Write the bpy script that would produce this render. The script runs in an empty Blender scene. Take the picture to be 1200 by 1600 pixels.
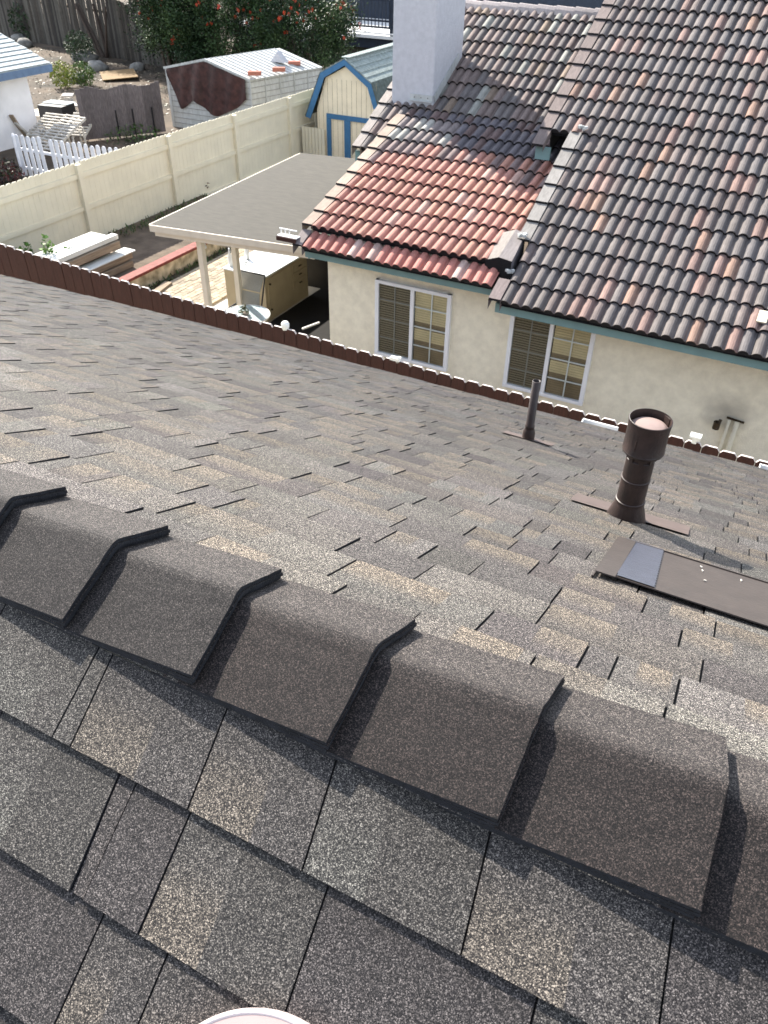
import bpy, bmesh, math, random
from mathutils import Vector, Matrix
rnd = random.Random(7)
sc = bpy.context.scene
COL = sc.collection
rad = math.radians

# ------------------------------------------------------------------ camera
F = 1230.0                                    # focal length in photo pixels (photo is 1200 x 1600)
yaw, pit, rol = rad(-26.78), rad(38.03), rad(1.0)
fw = Vector((math.sin(yaw)*math.cos(pit), math.cos(yaw)*math.cos(pit), -math.sin(pit)))
r0 = Vector((math.cos(yaw), -math.sin(yaw), 0)); u0 = r0.cross(fw)
RT = math.cos(rol)*r0 + math.sin(rol)*u0
UP = -math.sin(rol)*r0 + math.cos(rol)*u0
cam = bpy.data.cameras.new('camera'); cob = bpy.data.objects.new('camera', cam); COL.objects.link(cob)
cob.matrix_world = Matrix(((RT.x, UP.x, -fw.x, 0), (RT.y, UP.y, -fw.y, 0), (RT.z, UP.z, -fw.z, 0), (0, 0, 0, 1)))
cam.sensor_fit = 'HORIZONTAL'; cam.sensor_width = 24.0; cam.lens = F/1200*24.0
cam.clip_start = 0.05; cam.clip_end = 600
cam.dof.use_dof = True; cam.dof.focus_distance = 1.9; cam.dof.aperture_fstop = 11.0
sc.camera = cob
sc.render.resolution_x = 768; sc.render.resolution_y = 1024

# ------------------------------------------------------------------ light
SUN = Vector((-0.690, 0.400, 0.602)).normalized()       # towards the sun
w = bpy.data.worlds.new('World'); sc.world = w; w.use_nodes = True
nt = w.node_tree; bg = nt.nodes['Background']
sky = nt.nodes.new('ShaderNodeTexSky'); sky.sky_type = 'NISHITA'; sky.sun_disc = False
sky.sun_elevation = math.asin(SUN.z); sky.sun_rotation = math.atan2(SUN.x, SUN.y)
sky.altitude = 50; sky.air_density = 1.0; sky.dust_density = 0.6
hs = nt.nodes.new('ShaderNodeHueSaturation'); hs.inputs['Saturation'].default_value = .5      # thin bright haze whitens the sky
nt.links.new(sky.outputs[0], hs.inputs['Color']); nt.links.new(hs.outputs[0], bg.inputs[0]); bg.inputs[1].default_value = 0.135
sl = bpy.data.lights.new('sun', 'SUN'); sl.energy = 3.7; sl.angle = rad(0.5); sl.color = (1.0, 0.93, 0.82)
so = bpy.data.objects.new('sun', sl); COL.objects.link(so)
so.rotation_euler = SUN.to_track_quat('Z', 'Y').to_euler()
sc.view_settings.view_transform = 'Standard'; sc.view_settings.look = 'None'
sc.view_settings.exposure = 1.80; sc.view_settings.gamma = 1.0

# ------------------------------------------------------------------ materials
def rgb(h):
    h = h.lstrip('#'); v = [int(h[i:i+2], 16)/255 for i in (0, 2, 4)]
    return tuple((c/12.92 if c <= .04045 else ((c+.055)/1.055)**2.4) for c in v)
def new_mat(name):
    m = bpy.data.materials.new(name); m.use_nodes = True
    n = m.node_tree; b = n.nodes['Principled BSDF']
    return m, n, b
def mat(name, c, rough=.7, var=.18, scale=6.0, bump=0.0, bscale=60.0, c2=None, metal=0.0, stretch=None, spec=.35, detail=5):
    m, n, b = new_mat(name)
    tc = n.nodes.new('ShaderNodeTexCoord'); mp = n.nodes.new('ShaderNodeMapping')
    n.links.new(tc.outputs['Object'], mp.inputs[0])
    if stretch: mp.inputs['Scale'].default_value = stretch
    nz = n.nodes.new('ShaderNodeTexNoise'); nz.inputs['Scale'].default_value = scale; nz.inputs['Detail'].default_value = detail
    n.links.new(mp.outputs[0], nz.inputs['Vector'])
    cr = n.nodes.new('ShaderNodeValToRGB'); n.links.new(nz.outputs[0], cr.inputs[0])
    a = c if c2 is None else c2
    cr.color_ramp.elements[0].position = .32; cr.color_ramp.elements[1].position = .68
    cr.color_ramp.elements[0].color = (*[x*(1-var) for x in a], 1)
    cr.color_ramp.elements[1].color = (*[min(1, x*(1+var)) for x in c], 1)
    n.links.new(cr.outputs[0], b.inputs['Base Color'])
    b.inputs['Roughness'].default_value = rough; b.inputs['Metallic'].default_value = metal
    b.inputs['Specular IOR Level'].default_value = spec
    if bump:
        bn = n.nodes.new('ShaderNodeTexNoise'); bn.inputs['Scale'].default_value = bscale; bn.inputs['Detail'].default_value = 4
        n.links.new(mp.outputs[0], bn.inputs['Vector'])
        bp = n.nodes.new('ShaderNodeBump'); bp.inputs['Strength'].default_value = min(1, bump); bp.inputs['Distance'].default_value = .01
        n.links.new(bn.outputs[0], bp.inputs['Height']); n.links.new(bp.outputs[0], b.inputs['Normal'])
    return m
def granule_mat(name, attr=True, base=(.2, .17, .15), tint=None):
    """asphalt shingle: attribute colour x fine mineral granules"""
    m, n, b = new_mat(name); L = n.links.new
    tc = n.nodes.new('ShaderNodeTexCoord')
    at = n.nodes.new('ShaderNodeAttribute'); at.attribute_name = 'Col'
    vo = n.nodes.new('ShaderNodeTexVoronoi'); vo.feature = 'F1'; vo.inputs['Scale'].default_value = 900
    L(tc.outputs['Object'], vo.inputs['Vector'])
    sp = n.nodes.new('ShaderNodeSeparateColor'); L(vo.outputs['Color'], sp.inputs[0])
    cr = n.nodes.new('ShaderNodeValToRGB'); L(sp.outputs[0], cr.inputs[0]); r = cr.color_ramp
    r.elements[0].position = 0; r.elements[0].color = (.02, .02, .025, 1)
    r.elements[1].position = 1; r.elements[1].color = (4.0, 3.9, 3.7, 1)
    for p, c in ((.40, (.22, .22, .25)), (.68, (.78, .77, .75)), (.88, (1.75, 1.70, 1.62))):
        e = r.elements.new(p); e.color = (*c, 1)
    v2 = n.nodes.new('ShaderNodeTexNoise'); v2.inputs['Scale'].default_value = 90; v2.inputs['Detail'].default_value = 6
    L(tc.outputs['Object'], v2.inputs['Vector'])
    mr = n.nodes.new('ShaderNodeMapRange'); L(v2.outputs[0], mr.inputs[0])
    mr.inputs[1].default_value = .3; mr.inputs[2].default_value = .7; mr.inputs[3].default_value = .93; mr.inputs[4].default_value = 1.07
    v3 = n.nodes.new('ShaderNodeTexNoise'); v3.inputs['Scale'].default_value = 1.7; v3.inputs['Detail'].default_value = 3
    L(tc.outputs['Object'], v3.inputs['Vector'])
    m3 = n.nodes.new('ShaderNodeMapRange'); L(v3.outputs[0], m3.inputs[0])
    m3.inputs[1].default_value = .3; m3.inputs[2].default_value = .7; m3.inputs[3].default_value = .9; m3.inputs[4].default_value = 1.1
    mu = n.nodes.new('ShaderNodeMath'); mu.operation = 'MULTIPLY'; L(mr.outputs[0], mu.inputs[0]); L(m3.outputs[0], mu.inputs[1])
    x1 = n.nodes.new('ShaderNodeMix'); x1.data_type = 'RGBA'; x1.blend_type = 'MULTIPLY'; x1.inputs[0].default_value = 1; x1.clamp_result = False
    L(at.outputs['Color'], x1.inputs[6]); L(cr.outputs[0], x1.inputs[7])
    x2 = n.nodes.new('ShaderNodeVectorMath'); x2.operation = 'SCALE'; L(x1.outputs[2], x2.inputs[0]); L(mu.outputs[0], x2.inputs['Scale'])
    L(x2.outputs[0], b.inputs['Base Color'])
    bp = n.nodes.new('ShaderNodeBump'); bp.inputs['Strength'].default_value = 1; bp.inputs['Distance'].default_value = .0034
    L(sp.outputs[0], bp.inputs['Height']); L(bp.outputs[0], b.inputs['Normal'])
    b.inputs['Roughness'].default_value = .8; b.inputs['Specular IOR Level'].default_value = .3
    return m
def attr_mat(name, rough=.75, bump=.4, bscale=80, var=.15, streak=None):
    m, n, b = new_mat(name); L = n.links.new
    tc = n.nodes.new('ShaderNodeTexCoord'); at = n.nodes.new('ShaderNodeAttribute'); at.attribute_name = 'Col'
    mp = n.nodes.new('ShaderNodeMapping'); L(tc.outputs['Object'], mp.inputs[0])
    if streak: mp.inputs['Scale'].default_value = streak
    nz = n.nodes.new('ShaderNodeTexNoise'); nz.inputs['Scale'].default_value = 14; nz.inputs['Detail'].default_value = 8; L(mp.outputs[0], nz.inputs['Vector'])
    mr = n.nodes.new('ShaderNodeMapRange'); L(nz.outputs[0], mr.inputs[0]); mr.inputs[1].default_value = .3; mr.inputs[2].default_value = .7
    mr.inputs[3].default_value = 1-var; mr.inputs[4].default_value = 1+var
    x2 = n.nodes.new('ShaderNodeVectorMath'); x2.operation = 'SCALE'; L(at.outputs['Color'], x2.inputs[0]); L(mr.outputs[0], x2.inputs['Scale'])
    n2 = n.nodes.new('ShaderNodeTexNoise'); n2.inputs['Scale'].default_value = 1.3; n2.inputs['Detail'].default_value = 6; n2.inputs['Roughness'].default_value = .7; L(tc.outputs['Object'], n2.inputs['Vector'])
    r2 = n.nodes.new('ShaderNodeMapRange'); L(n2.outputs[0], r2.inputs[0]); r2.inputs[1].default_value = .3; r2.inputs[2].default_value = .7; r2.inputs[3].default_value = .82; r2.inputs[4].default_value = 1.16
    n3 = n.nodes.new('ShaderNodeTexNoise'); n3.inputs['Scale'].default_value = 34; n3.inputs['Detail'].default_value = 3; L(tc.outputs['Object'], n3.inputs['Vector'])
    r3 = n.nodes.new('ShaderNodeMapRange'); L(n3.outputs[0], r3.inputs[0]); r3.inputs[1].default_value = .64; r3.inputs[2].default_value = .72; r3.inputs[3].default_value = 1; r3.inputs[4].default_value = 1.25 if streak else 1
    mm_ = n.nodes.new('ShaderNodeMath'); mm_.operation = 'MULTIPLY'; L(r2.outputs[0], mm_.inputs[0]); L(r3.outputs[0], mm_.inputs[1])
    x3 = n.nodes.new('ShaderNodeVectorMath'); x3.operation = 'SCALE'; L(x2.outputs[0], x3.inputs[0]); L(mm_.outputs[0], x3.inputs['Scale'])
    L(x3.outputs[0], b.inputs['Base Color']); b.inputs['Roughness'].default_value = rough; b.inputs['Specular IOR Level'].default_value = .3
    bn = n.nodes.new('ShaderNodeTexNoise'); bn.inputs['Scale'].default_value = bscale; L(mp.outputs[0], bn.inputs['Vector'])
    bp = n.nodes.new('ShaderNodeBump'); bp.inputs['Strength'].default_value = bump; bp.inputs['Distance'].default_value = .01
    L(bn.outputs[0], bp.inputs['Height']); L(bp.outputs[0], b.inputs['Normal'])
    return m
def glass_mat(name, tint=(.9, .95, .95), refl=.12):
    m = bpy.data.materials.new(name); m.use_nodes = True; n = m.node_tree; n.nodes.clear()
    o = n.nodes.new('ShaderNodeOutputMaterial'); mx = n.nodes.new('ShaderNodeMixShader')
    t = n.nodes.new('ShaderNodeBsdfTransparent'); t.inputs[0].default_value = (*tint, 1)
    g = n.nodes.new('ShaderNodeBsdfGlossy'); g.inputs['Roughness'].default_value = .03
    fr = n.nodes.new('ShaderNodeLayerWeight'); fr.inputs[0].default_value = refl
    n.links.new(fr.outputs['Fresnel'], mx.inputs[0]); n.links.new(t.outputs[0], mx.inputs[1]); n.links.new(g.outputs[0], mx.inputs[2])
    n.links.new(mx.outputs[0], o.inputs[0]); return m

M = {}
M['shingle'] = granule_mat('asphalt_shingle')
M['tile'] = attr_mat('concrete_tile', .8, .35, 60, .16, (3, .6, .6))
M['wood_attr'] = attr_mat('weathered_boards', .85, .5, 60, .3, (3, 3, .5))
M['leaf'] = attr_mat('leaves', .55, .0, 60, .25)
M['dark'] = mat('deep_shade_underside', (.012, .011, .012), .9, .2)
M['asphalt_edge'] = mat('asphalt_edge', (.012, .013, .018), .75, .4, 60, .8, 300)
M['stucco'] = mat('cream_stucco', (.90, .84, .67), .9, .03, 9, 1.0, 55, c2=(.83, .77, .61), detail=10)
M['chimney'] = mat('white_stucco', (.485, .49, .52), .9, .035, 16, .9, 60, c2=(.46, .465, .495))
M['teal'] = mat('teal_fascia_paint', (.17, .28, .28), .55, .08)
M['red_fence'] = mat('red_brown_stain', (.042, .0145, .011), .8, .22, 14, .3, 80, stretch=(6, 6, .6))
M['fence_top'] = mat('sunlit_raw_board_tops', (.50, .45, .42), .8, .2, 30)  # raw cut ends, paled to stand for sun on the tops
M['cream'] = mat('cream_painted_boards', (.76, .70, .54), .65, .05, 3, .15, 60)
M['cream_top'] = mat('cream_paint_edge', (.74, .67, .52), .65, .1, 9)
M['white'] = mat('white_paint', (.78, .78, .76), .45, .05)
M['white_frame'] = mat('white_vinyl', (.80, .81, .83), .35, .03)
M['brown_metal'] = mat('brown_painted_metal', (.027, .0145, .0115), .5, .38, 22, .15, 120, spec=.5)
M['brown_plate'] = mat('faded_brown_sheet', (.092, .068, .060), .7, .12, 18)
M['cap_disc'] = mat('faded_vent_lid', (.27, .20, .18), .7, .1, 18)
M['vent_sheet'] = mat('umber_painted_sheet', (.052, .041, .035), .5, .10, 20, .1, 100)
M['blue_sheet'] = mat('galvanised_blue_grey_sheet', (.045, .048, .066), .38, .25, 40, .15, 90, stretch=(1, 4, 4), spec=.7)
M['patio_roof'] = mat('rolled_mineral_roofing', (.082, .076, .064), .95, .06, 9, .3, 200, c2=(.074, .069, .059), stretch=(.5, 2, 1), detail=9)
M['patio_paint'] = mat('cream_trim_paint', (.66, .585, .47), .6, .06)
M['soil'] = mat('garden_soil', (.11, .083, .06), .95, .35, 3, .8, 20)
M['dirt'] = mat('packed_dirt', (.085, .062, .043), .95, .4, .7, .8, 8, c2=(.055, .045, .03), detail=9)
M['concrete'] = mat('grey_concrete', (.52, .49, .43), .9, .15, 2, .3, 50)
M['deck_dark'] = mat('navy_painted_timber', (.018, .026, .042), .6, .2)
M['blue_trim'] = mat('blue_trim_paint', rgb('#3f6f96'), .55, .1, 8)
M['shed_cream'] = mat('shed_cream_siding', (.85, .74, .54), .7, .06, 4)
M['shed_roof'] = mat('grey_green_shingles', (.22, .26, .25), .9, .25, 12, .5, 150)
M['sage'] = mat('dark_sage_shingle', (.09, .11, .10), .9, .3, 10, .5, 80)
M['white_metal'] = mat('weathered_white_metal', (.44, .455, .45), .5, .08, 12, .1, 40, c2=(.39, .40, .385), stretch=(1, 1, .3))
M['tarp'] = mat('dark_maroon_tarp', (.045, .018, .016), .55, .45, 6, .9, 14)
M['brick'] = mat('red_brick', (.36, .14, .10), .9, .25, 30, .3, 100)
M['light_shingle'] = mat('pale_grey_shingle', (.34, .38, .39), .85, .12, 10, .4, 120)
M['blue_fascia'] = mat('slate_blue_fascia', (.11, .17, .27), .6, .15, 6)
M['white_stucco'] = mat('patchy_white_stucco', (.76, .75, .76), .9, .10, 1.6, .3, 60)
M['picket'] = mat('white_picket_paint', (.70, .72, .77), .6, .08)
M['paper'] = mat('bleached_wood', (.50, .47, .42), .8, .25, 5, stretch=(1, 6, 6))
M['black'] = mat('black_plastic', (.012, .012, .014), .5, .2)
M['cab'] = mat('beige_cabinet_paint', (.40, .33, .21), .6, .06, 5)
M['counter'] = mat('white_countertop', (.74, .77, .76), .35, .05)
M['knob'] = mat('bronze_knob', (.05, .035, .02), .4, .2, metal=.6)
M['steel'] = mat('steel', (.45, .47, .5), .3, .1, metal=.9)
M['chair_fabric'] = mat('taupe_sling_fabric', (.30, .29, .25), .85, .08, 60)
M['cap_red'] = mat('red_painted_cap', (.20, .045, .035), .75, .3, 9, .3, 60)
M['block'] = mat('stained_cream_block', (.55, .46, .33), .9, .3, 5, .4, 40, c2=(.33, .27, .17))
M['moss'] = mat('mossy_soil', (.05, .06, .022), .95, .5, 8, .8, 30)
M['rubber'] = mat('black_mat', (.008, .007, .007), .9, .3, 20)
M['pale_plank'] = mat('pale_sawn_timber', (.66, .67, .63), .8, .10, 4, .2, 40, stretch=(6, .5, 6))
M['brown_plank'] = mat('weathered_brown_timber', (.26, .20, .14), .85, .25, 5, .3, 40, stretch=(6, .5, 6))
M['screen'] = mat('screened_blind_slats', (.30, .245, .165), .8, .15, 60)
M['blind'] = mat('tan_blind_slats', (.74, .60, .36), .6, .12, 3)
M['dark_blind'] = mat('brown_blind_slats', (.30, .22, .13), .6, .2, 3)
M['muntin'] = mat('grille_bars', (.80, .79, .76), .5, .05)
M['muntin_dim'] = mat('grille_bars_behind_screen', (.33, .31, .27), .6, .05)
M['ply'] = mat('yellowed_plywood', (.20, .125, .05), .85, .2, 3, stretch=(1, 6, 1))
M['rock'] = mat('grey_rock', (.20, .195, .18), .95, .3, 5, .8, 12)
M['glass'] = glass_mat('window_glass')
M['table_glass'] = mat('sky_toned_table_glass', (.42, .52, .54), .12, .04, spec=.8)  # pale blue white paints the sky's reflection into the glass top
M['shoe_pink'] = mat('pale_pink_plastic', (.44, .33, .31), .5, .03, 10)
M['shoe_white'] = mat('light_pink_rim_plastic', (.56, .47, .46), .35, .03)
M['pot'] = mat('clay', (.3, .12, .07), .8, .2)
M['groove'] = mat('shadowed_siding_lap', (.26, .26, .25), .7, .2)
M['mortar'] = mat('grey_mortar', (.34, .335, .33), .95, .2, 15, .7, 60)

# stain on the stucco near the tap: a soot patch of its own shape
def add_stain(m, centre, radius, colour):
    n = m.node_tree; b = n.nodes['Principled BSDF']; L = n.links.new
    src = b.inputs['Base Color'].links[0].from_socket
    tc = n.nodes.new('ShaderNodeTexCoord'); mp = n.nodes.new('ShaderNodeMapping'); mp.vector_type = 'POINT'
    mp.inputs['Location'].default_value = [-centre[i]/radius[i] for i in range(3)]
    mp.inputs['Scale'].default_value = [1/r for r in radius]
    L(tc.outputs['Object'], mp.inputs[0])
    nz = n.nodes.new('ShaderNodeTexNoise'); nz.inputs['Scale'].default_value = 3; L(tc.outputs['Object'], nz.inputs['Vector'])
    ln = n.nodes.new('ShaderNodeVectorMath'); ln.operation = 'LENGTH'; L(mp.outputs[0], ln.inputs[0])
    ad = n.nodes.new('ShaderNodeMath'); ad.operation = 'ADD'; L(ln.outputs['Value'], ad.inputs[0]); L(nz.outputs[0], ad.inputs[1])
    mr = n.nodes.new('ShaderNodeMapRange'); L(ad.outputs[0], mr.inputs[0]); mr.inputs[1].default_value = .55; mr.inputs[2].default_value = 1.5
    mr.inputs[3].default_value = .6; mr.inputs[4].default_value = 0
    mx = n.nodes.new('ShaderNodeMix'); mx.data_type = 'RGBA'; L(mr.outputs[0], mx.inputs[0]); L(src, mx.inputs[6]); mx.inputs[7].default_value = (*colour, 1)
    L(mx.outputs[2], b.inputs['Base Color'])

# ------------------------------------------------------------------ mesh helpers
class MB:
    def __init__(s): s.v = []; s.f = []; s.m = []; s.c = []; s.has = False
    def face(s, pts, mi=0, col=None, cols=None):
        i = len(s.v); s.v += [tuple(p) for p in pts]; s.f.append(tuple(range(i, i+len(pts)))); s.m.append(mi)
        if cols is None: cols = [col if col else (1, 1, 1)]*len(pts)
        else: s.has = True
        if col: s.has = True
        s.c += cols
    def strip(s, verts, faces, mi=0, col=None):
        i = len(s.v); s.v += [tuple(p) for p in verts]
        for f in faces:
            s.f.append(tuple(i+k for k in f)); s.m.append(mi); s.c += [col if col else (1, 1, 1)]*len(f)
        if col: s.has = True
    def box(s, c, d, mi=0, col=None, rot=None, top=None, bev=0.0):
        """box centre c, size d; rot: Matrix 3x3; top: material of the upper face"""
        hx, hy, hz = d[0]/2, d[1]/2, d[2]/2
        P = [Vector((x*hx, y*hy, z*hz)) for z in (-1, 1) for y in (-1, 1) for x in (-1, 1)]
        if rot: P = [rot @ p for p in P]
        P = [p+Vector(c) for p in P]
        q = [(0, 2, 3, 1), (4, 5, 7, 6), (0, 1, 5, 4), (2, 6, 7, 3), (0, 4, 6, 2), (1, 3, 7, 5)]
        i = len(s.v); s.v += [tuple(p) for p in P]
        for k, f in enumerate(q):
            s.f.append(tuple(i+j for j in f)); s.m.append(top if (top is not None and k == 1) else mi); s.c += [col if col else (1, 1, 1)]*4
        if col: s.has = True
    def bar(s, a, b, wd, th, mi=0, col=None, up=(0, 0, 1), top=None):
        a = Vector(a); b = Vector(b); d = b-a; L = d.length; z = d.normalized(); u = Vector(up)
        if abs(z.dot(u)) > .98: u = Vector((0, 1, 0))
        x = z.cross(u).normalized(); y = x.cross(z).normalized()
        R = Matrix((x, z, y)).transposed()
        s.box((a+b)/2, (wd, L, th), mi, col, R, top)
    def tube(s, a, b, ra, rb=None, n=14, mi=0, col=None, caps=True):
        rb = ra if rb is None else rb; a = Vector(a); b = Vector(b); z = (b-a).normalized()
        u = Vector((0, 0, 1)) if abs(z.z) < .9 else Vector((1, 0, 0)); x = z.cross(u).normalized(); y = z.cross(x)
        V = [a+ra*(math.cos(t)*x+math.sin(t)*y) for t in [2*math.pi*k/n for k in range(n)]]
        V += [b+rb*(math.cos(t)*x+math.sin(t)*y) for t in [2*math.pi*k/n for k in range(n)]]
        Fc = [(k, (k+1) % n, n+(k+1) % n, n+k) for k in range(n)]
        if caps: Fc += [tuple(range(n-1, -1, -1)), tuple(range(n, 2*n))]
        s.strip(V, Fc, mi, col)
    def lathe(s, o, prof, n=28, mi=0, axis=None, jit=0):
        """prof list of (r,h) about the axis at o"""
        o = Vector(o); z = Vector(axis or (0, 0, 1)).normalized(); x = Vector((1, 0, 0)); x = (x-z*x.dot(z)).normalized(); y = z.cross(x)
        V = []
        for r, h in prof:
            for k in range(n):
                t = 2*math.pi*k/n; V.append(o+z*h+r*(math.cos(t)*x+math.sin(t)*y))
        Fc = [(i*n+k, i*n+(k+1) % n, (i+1)*n+(k+1) % n, (i+1)*n+k) for i in range(len(prof)-1) for k in range(n)]
        s.strip(V, Fc, mi)
    def prism(s, poly, off, mi=0, col=None, mcap=None):
        """poly: 3d points of one end, off: extrusion vector"""
        off = Vector(off); a = [Vector(p) for p in poly]; n = len(a)
        s.strip(a+[p+off for p in a], [(k, (k+1) % n, n+(k+1) % n, n+k) for k in range(n)], mi, col)
        s.strip(a, [tuple(range(n-1, -1, -1))], mcap if mcap is not None else mi, col)
        s.strip([p+off for p in a], [tuple(range(n))], mcap if mcap is not None else mi, col)
    def build(s, name, mats, parent=None, smooth=False, bevel=0, origin=None, sharp=False):
        me = bpy.data.meshes.new(name)
        me.from_pydata(s.v, [], s.f); 
        for m in (mats if isinstance(mats, (list, tuple)) else [mats]): me.materials.append(M[m] if isinstance(m, str) else m)
        me.polygons.foreach_set('material_index', s.m)
        if s.has:
            a = me.color_attributes.new('Col', 'FLOAT_COLOR', 'CORNER'); fl = []
            for c in s.c: fl += [c[0], c[1], c[2], 1.0]
            a.data.foreach_set('color', fl)
        if smooth: me.polygons.foreach_set('use_smooth', [True]*len(me.polygons))
        me.update()
        bm = bmesh.new(); bm.from_mesh(me)
        if not s.has and len(me.vertices) < 30000: 
            if smooth: bmesh.ops.remove_doubles(bm, verts=bm.verts, dist=1e-5)
            bmesh.ops.recalc_face_normals(bm, faces=bm.faces)
        bm.to_mesh(me); bm.free()
        if sharp: me.set_sharp_from_angle(angle=rad(32))
        o = bpy.data.objects.new(name, me); COL.objects.link(o)
        if parent is not None: o.parent = parent
        if bevel:
            b = o.modifiers.new('bevel', 'BEVEL'); b.width = bevel; b.segments = 2; b.limit_method = 'ANGLE'
        return o
def tag(o, label=None, cat=None, group=None, kind=None):
    if label: o['label'] = label
    if cat: o['category'] = cat
    if group: o['group'] = group
    if kind: o['kind'] = kind
    return o
def thing(name, loc, label, cat, group=None):
    o = bpy.data.objects.new(name, None); COL.objects.link(o); o.location = loc; o.empty_display_size = .1
    tag(o, label, cat, group); bpy.context.view_layer.update()
    return o
def put(mb, name, mats, parent, **k):
    """build in world coordinates under an Empty that sits at its own place"""
    o = mb.build(name, mats, None, **k); o.parent = parent
    base = parent.matrix_world if parent.type == 'EMPTY' else None
    bpy.context.view_layer.update()
    o.matrix_parent_inverse = parent.matrix_world.inverted()
    return o
def one(mb, name, mats, label, cat, group=None, kind=None, **k):
    return tag(mb.build(name, mats, None, **k), label, cat, group, kind)

# pixel ray -> point on a plane of the world (photo pixels)
def ray(x, y): return ((x-600)*RT - (y-800)*UP + F*fw).normalized()
def atz(x, y, z): d = ray(x, y); return d*(z/d.z)
def atx(x, y, X): d = ray(x, y); return d*(X/d.x)
def aty(x, y, Y): d = ray(x, y); return d*(Y/d.y)
def lerp(a, b, t): return a+(b-a)*t
def mixc(a, b, t): return tuple(a[i]+(b[i]-a[i])*t for i in range(3))
def mulc(a, k): return tuple(x*k for x in a)

ZG = -6.5          # neighbours' ground
Z0 = -5.5          # our ground
# ------------------------------------------------------------------ ground
g = MB(); N = 24
g.face([(-300, 7.2, ZG), (300, 7.2, ZG), (300, 400, ZG), (-300, 400, ZG)])
g.face([(-300, -200, Z0), (300, -200, Z0), (300, 6.3, Z0), (-300, 6.3, Z0)])
g.face([(-300, 6.3, Z0), (300, 6.3, Z0), (300, 6.3, ZG-.1), (-300, 6.3, ZG-.1)])
g.face([(-300, 6.3, ZG), (300, 6.3, ZG), (300, 7.2, ZG), (-300, 7.2, ZG)])
tag(g.build('ground', 'dirt'), 'packed brown dirt of the yards below the roofs', 'ground', kind='structure')
g = MB(); g.face([(-11.2, 6.4, ZG+.008), (7, 6.4, ZG+.008), (7, 9.95, ZG+.008), (-11.2, 9.95, ZG+.008)])
g.face([(-9.9, 9.95, ZG+.008), (-6.04, 9.95, ZG+.008), (-6.04, 18, ZG+.008), (-9.9, 18, ZG+.008)])
tag(g.build('patio_path', 'concrete'), 'grey concrete path beside the cream stucco house', 'path', kind='structure')
# old brick pavers left of the patio
g = MB()
for i in range(14):
    for j in range(46):
        x = -11.25+i*.105*1.0+(.05 if j % 2 else 0)*0; y = 9.6+j*.205+(.1 if i % 2 else 0)
        c = mixc((.42, .35, .25), (.24, .2, .15), rnd.random())
        g.box((x, y, ZG+.03+rnd.uniform(-.004, .004)), (.095, .195, .05), 0, c)
tag(g.build('paver_path', 'wood_attr'), 'tan brick pavers between the low wall and the patio post', 'path', kind='structure')

# ------------------------------------------------------------------ our house: shingle roof
S = 1.07; e0 = rad(51.7); CY, CZ = S*math.cos(e0), -S*math.sin(e0)-.012      # ridge of the shingle planes
PA = rad(26); ca, sa = math.cos(PA), math.sin(PA)
def near(X, v, w=0): return Vector((X, CY-v*ca - w*sa, CZ - v*sa + w*ca))
def far(X, v, w=0):  return Vector((X, CY+v*ca + w*sa, CZ - v*sa + w*ca))
house = thing('shingle_roof_house', (0, 0, Z0), 'low house under the grey brown asphalt shingle roof filling the foreground', 'house')
hw = MB(); hw.box((-3, .663, (Z0-3.0)/2-.15), (21.4, 7.6, Z0*-1-3.0-.1)); put(hw, 'wall', 'stucco', house)
C_DK = (.062, .056, .056); C_MD = (.080, .075, .071); C_LT = (.096, .093, .086); C_TAN = (.150, .126, .100)
def eave_v(X):
    pts = [(-30, 3.9), (-8.5, 4.0), (-6.9, 4.22), (-5.9, 4.48), (-5, 4.64), (-4, 4.72), (-3, 4.70), (10, 4.70)]
    for (a, va), (b, vb) in zip(pts, pts[1:]):
        if a <= X <= b: return lerp(va, vb, (X-a)/(b-a))
    return 4.7
def tab(mb, P, x0a, x0b, x1a, x1b, v0, v1, lift, base, tan, tside, th=.005, w0=.0012):
    """one shingle tab; x*a at upslope edge v0, x*b at the butt v1; raised by lift; colour blends to tan at the butt of part of it"""
    w1 = lift; segs = 3; nx = 1 if tside is None else 3
    fx = [0, 1] if tside is None else [0, tside[0], tside[1], 1]
    fx = sorted(set(max(0, min(1, q)) for q in fx))
    fv = [0, .22, .38, .62, 1] if tan else [0, .22, 1]
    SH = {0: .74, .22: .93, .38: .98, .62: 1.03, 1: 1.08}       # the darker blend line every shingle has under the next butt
    for i in range(len(fx)-1):
        mid = (fx[i]+fx[i+1])/2; inn = tan and tside[0] < mid < tside[1]
        bx = base if not tside or inn else mulc(base, tside[2])
        for j in range(len(fv)-1):
            q = []; cc = []
            for (a, b) in ((fx[i], fv[j]), (fx[i+1], fv[j]), (fx[i+1], fv[j+1]), (fx[i], fv[j+1])):
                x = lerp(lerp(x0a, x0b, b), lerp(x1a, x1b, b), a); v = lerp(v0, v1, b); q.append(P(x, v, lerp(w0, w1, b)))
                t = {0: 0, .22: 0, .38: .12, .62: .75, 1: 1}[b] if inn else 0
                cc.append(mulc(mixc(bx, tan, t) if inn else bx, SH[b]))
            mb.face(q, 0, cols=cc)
    # butt and the two side edges
    mb.face([P(x0b, v1, w1), P(x1b, v1, w1), P(x1b, v1, w1-th-.003), P(x0b, v1, w1-th-.003)], 1)
    mb.face([P(x0a, v0, w0), P(x0b, v1, w1), P(x0b, v1, w1-th), P(x0a, v0, w0-th)], 1)
    mb.face([P(x1a, v0, w0), P(x1b, v1, w1), P(x1b, v1, w1-th), P(x1a, v0, w0-th)], 1)
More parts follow.
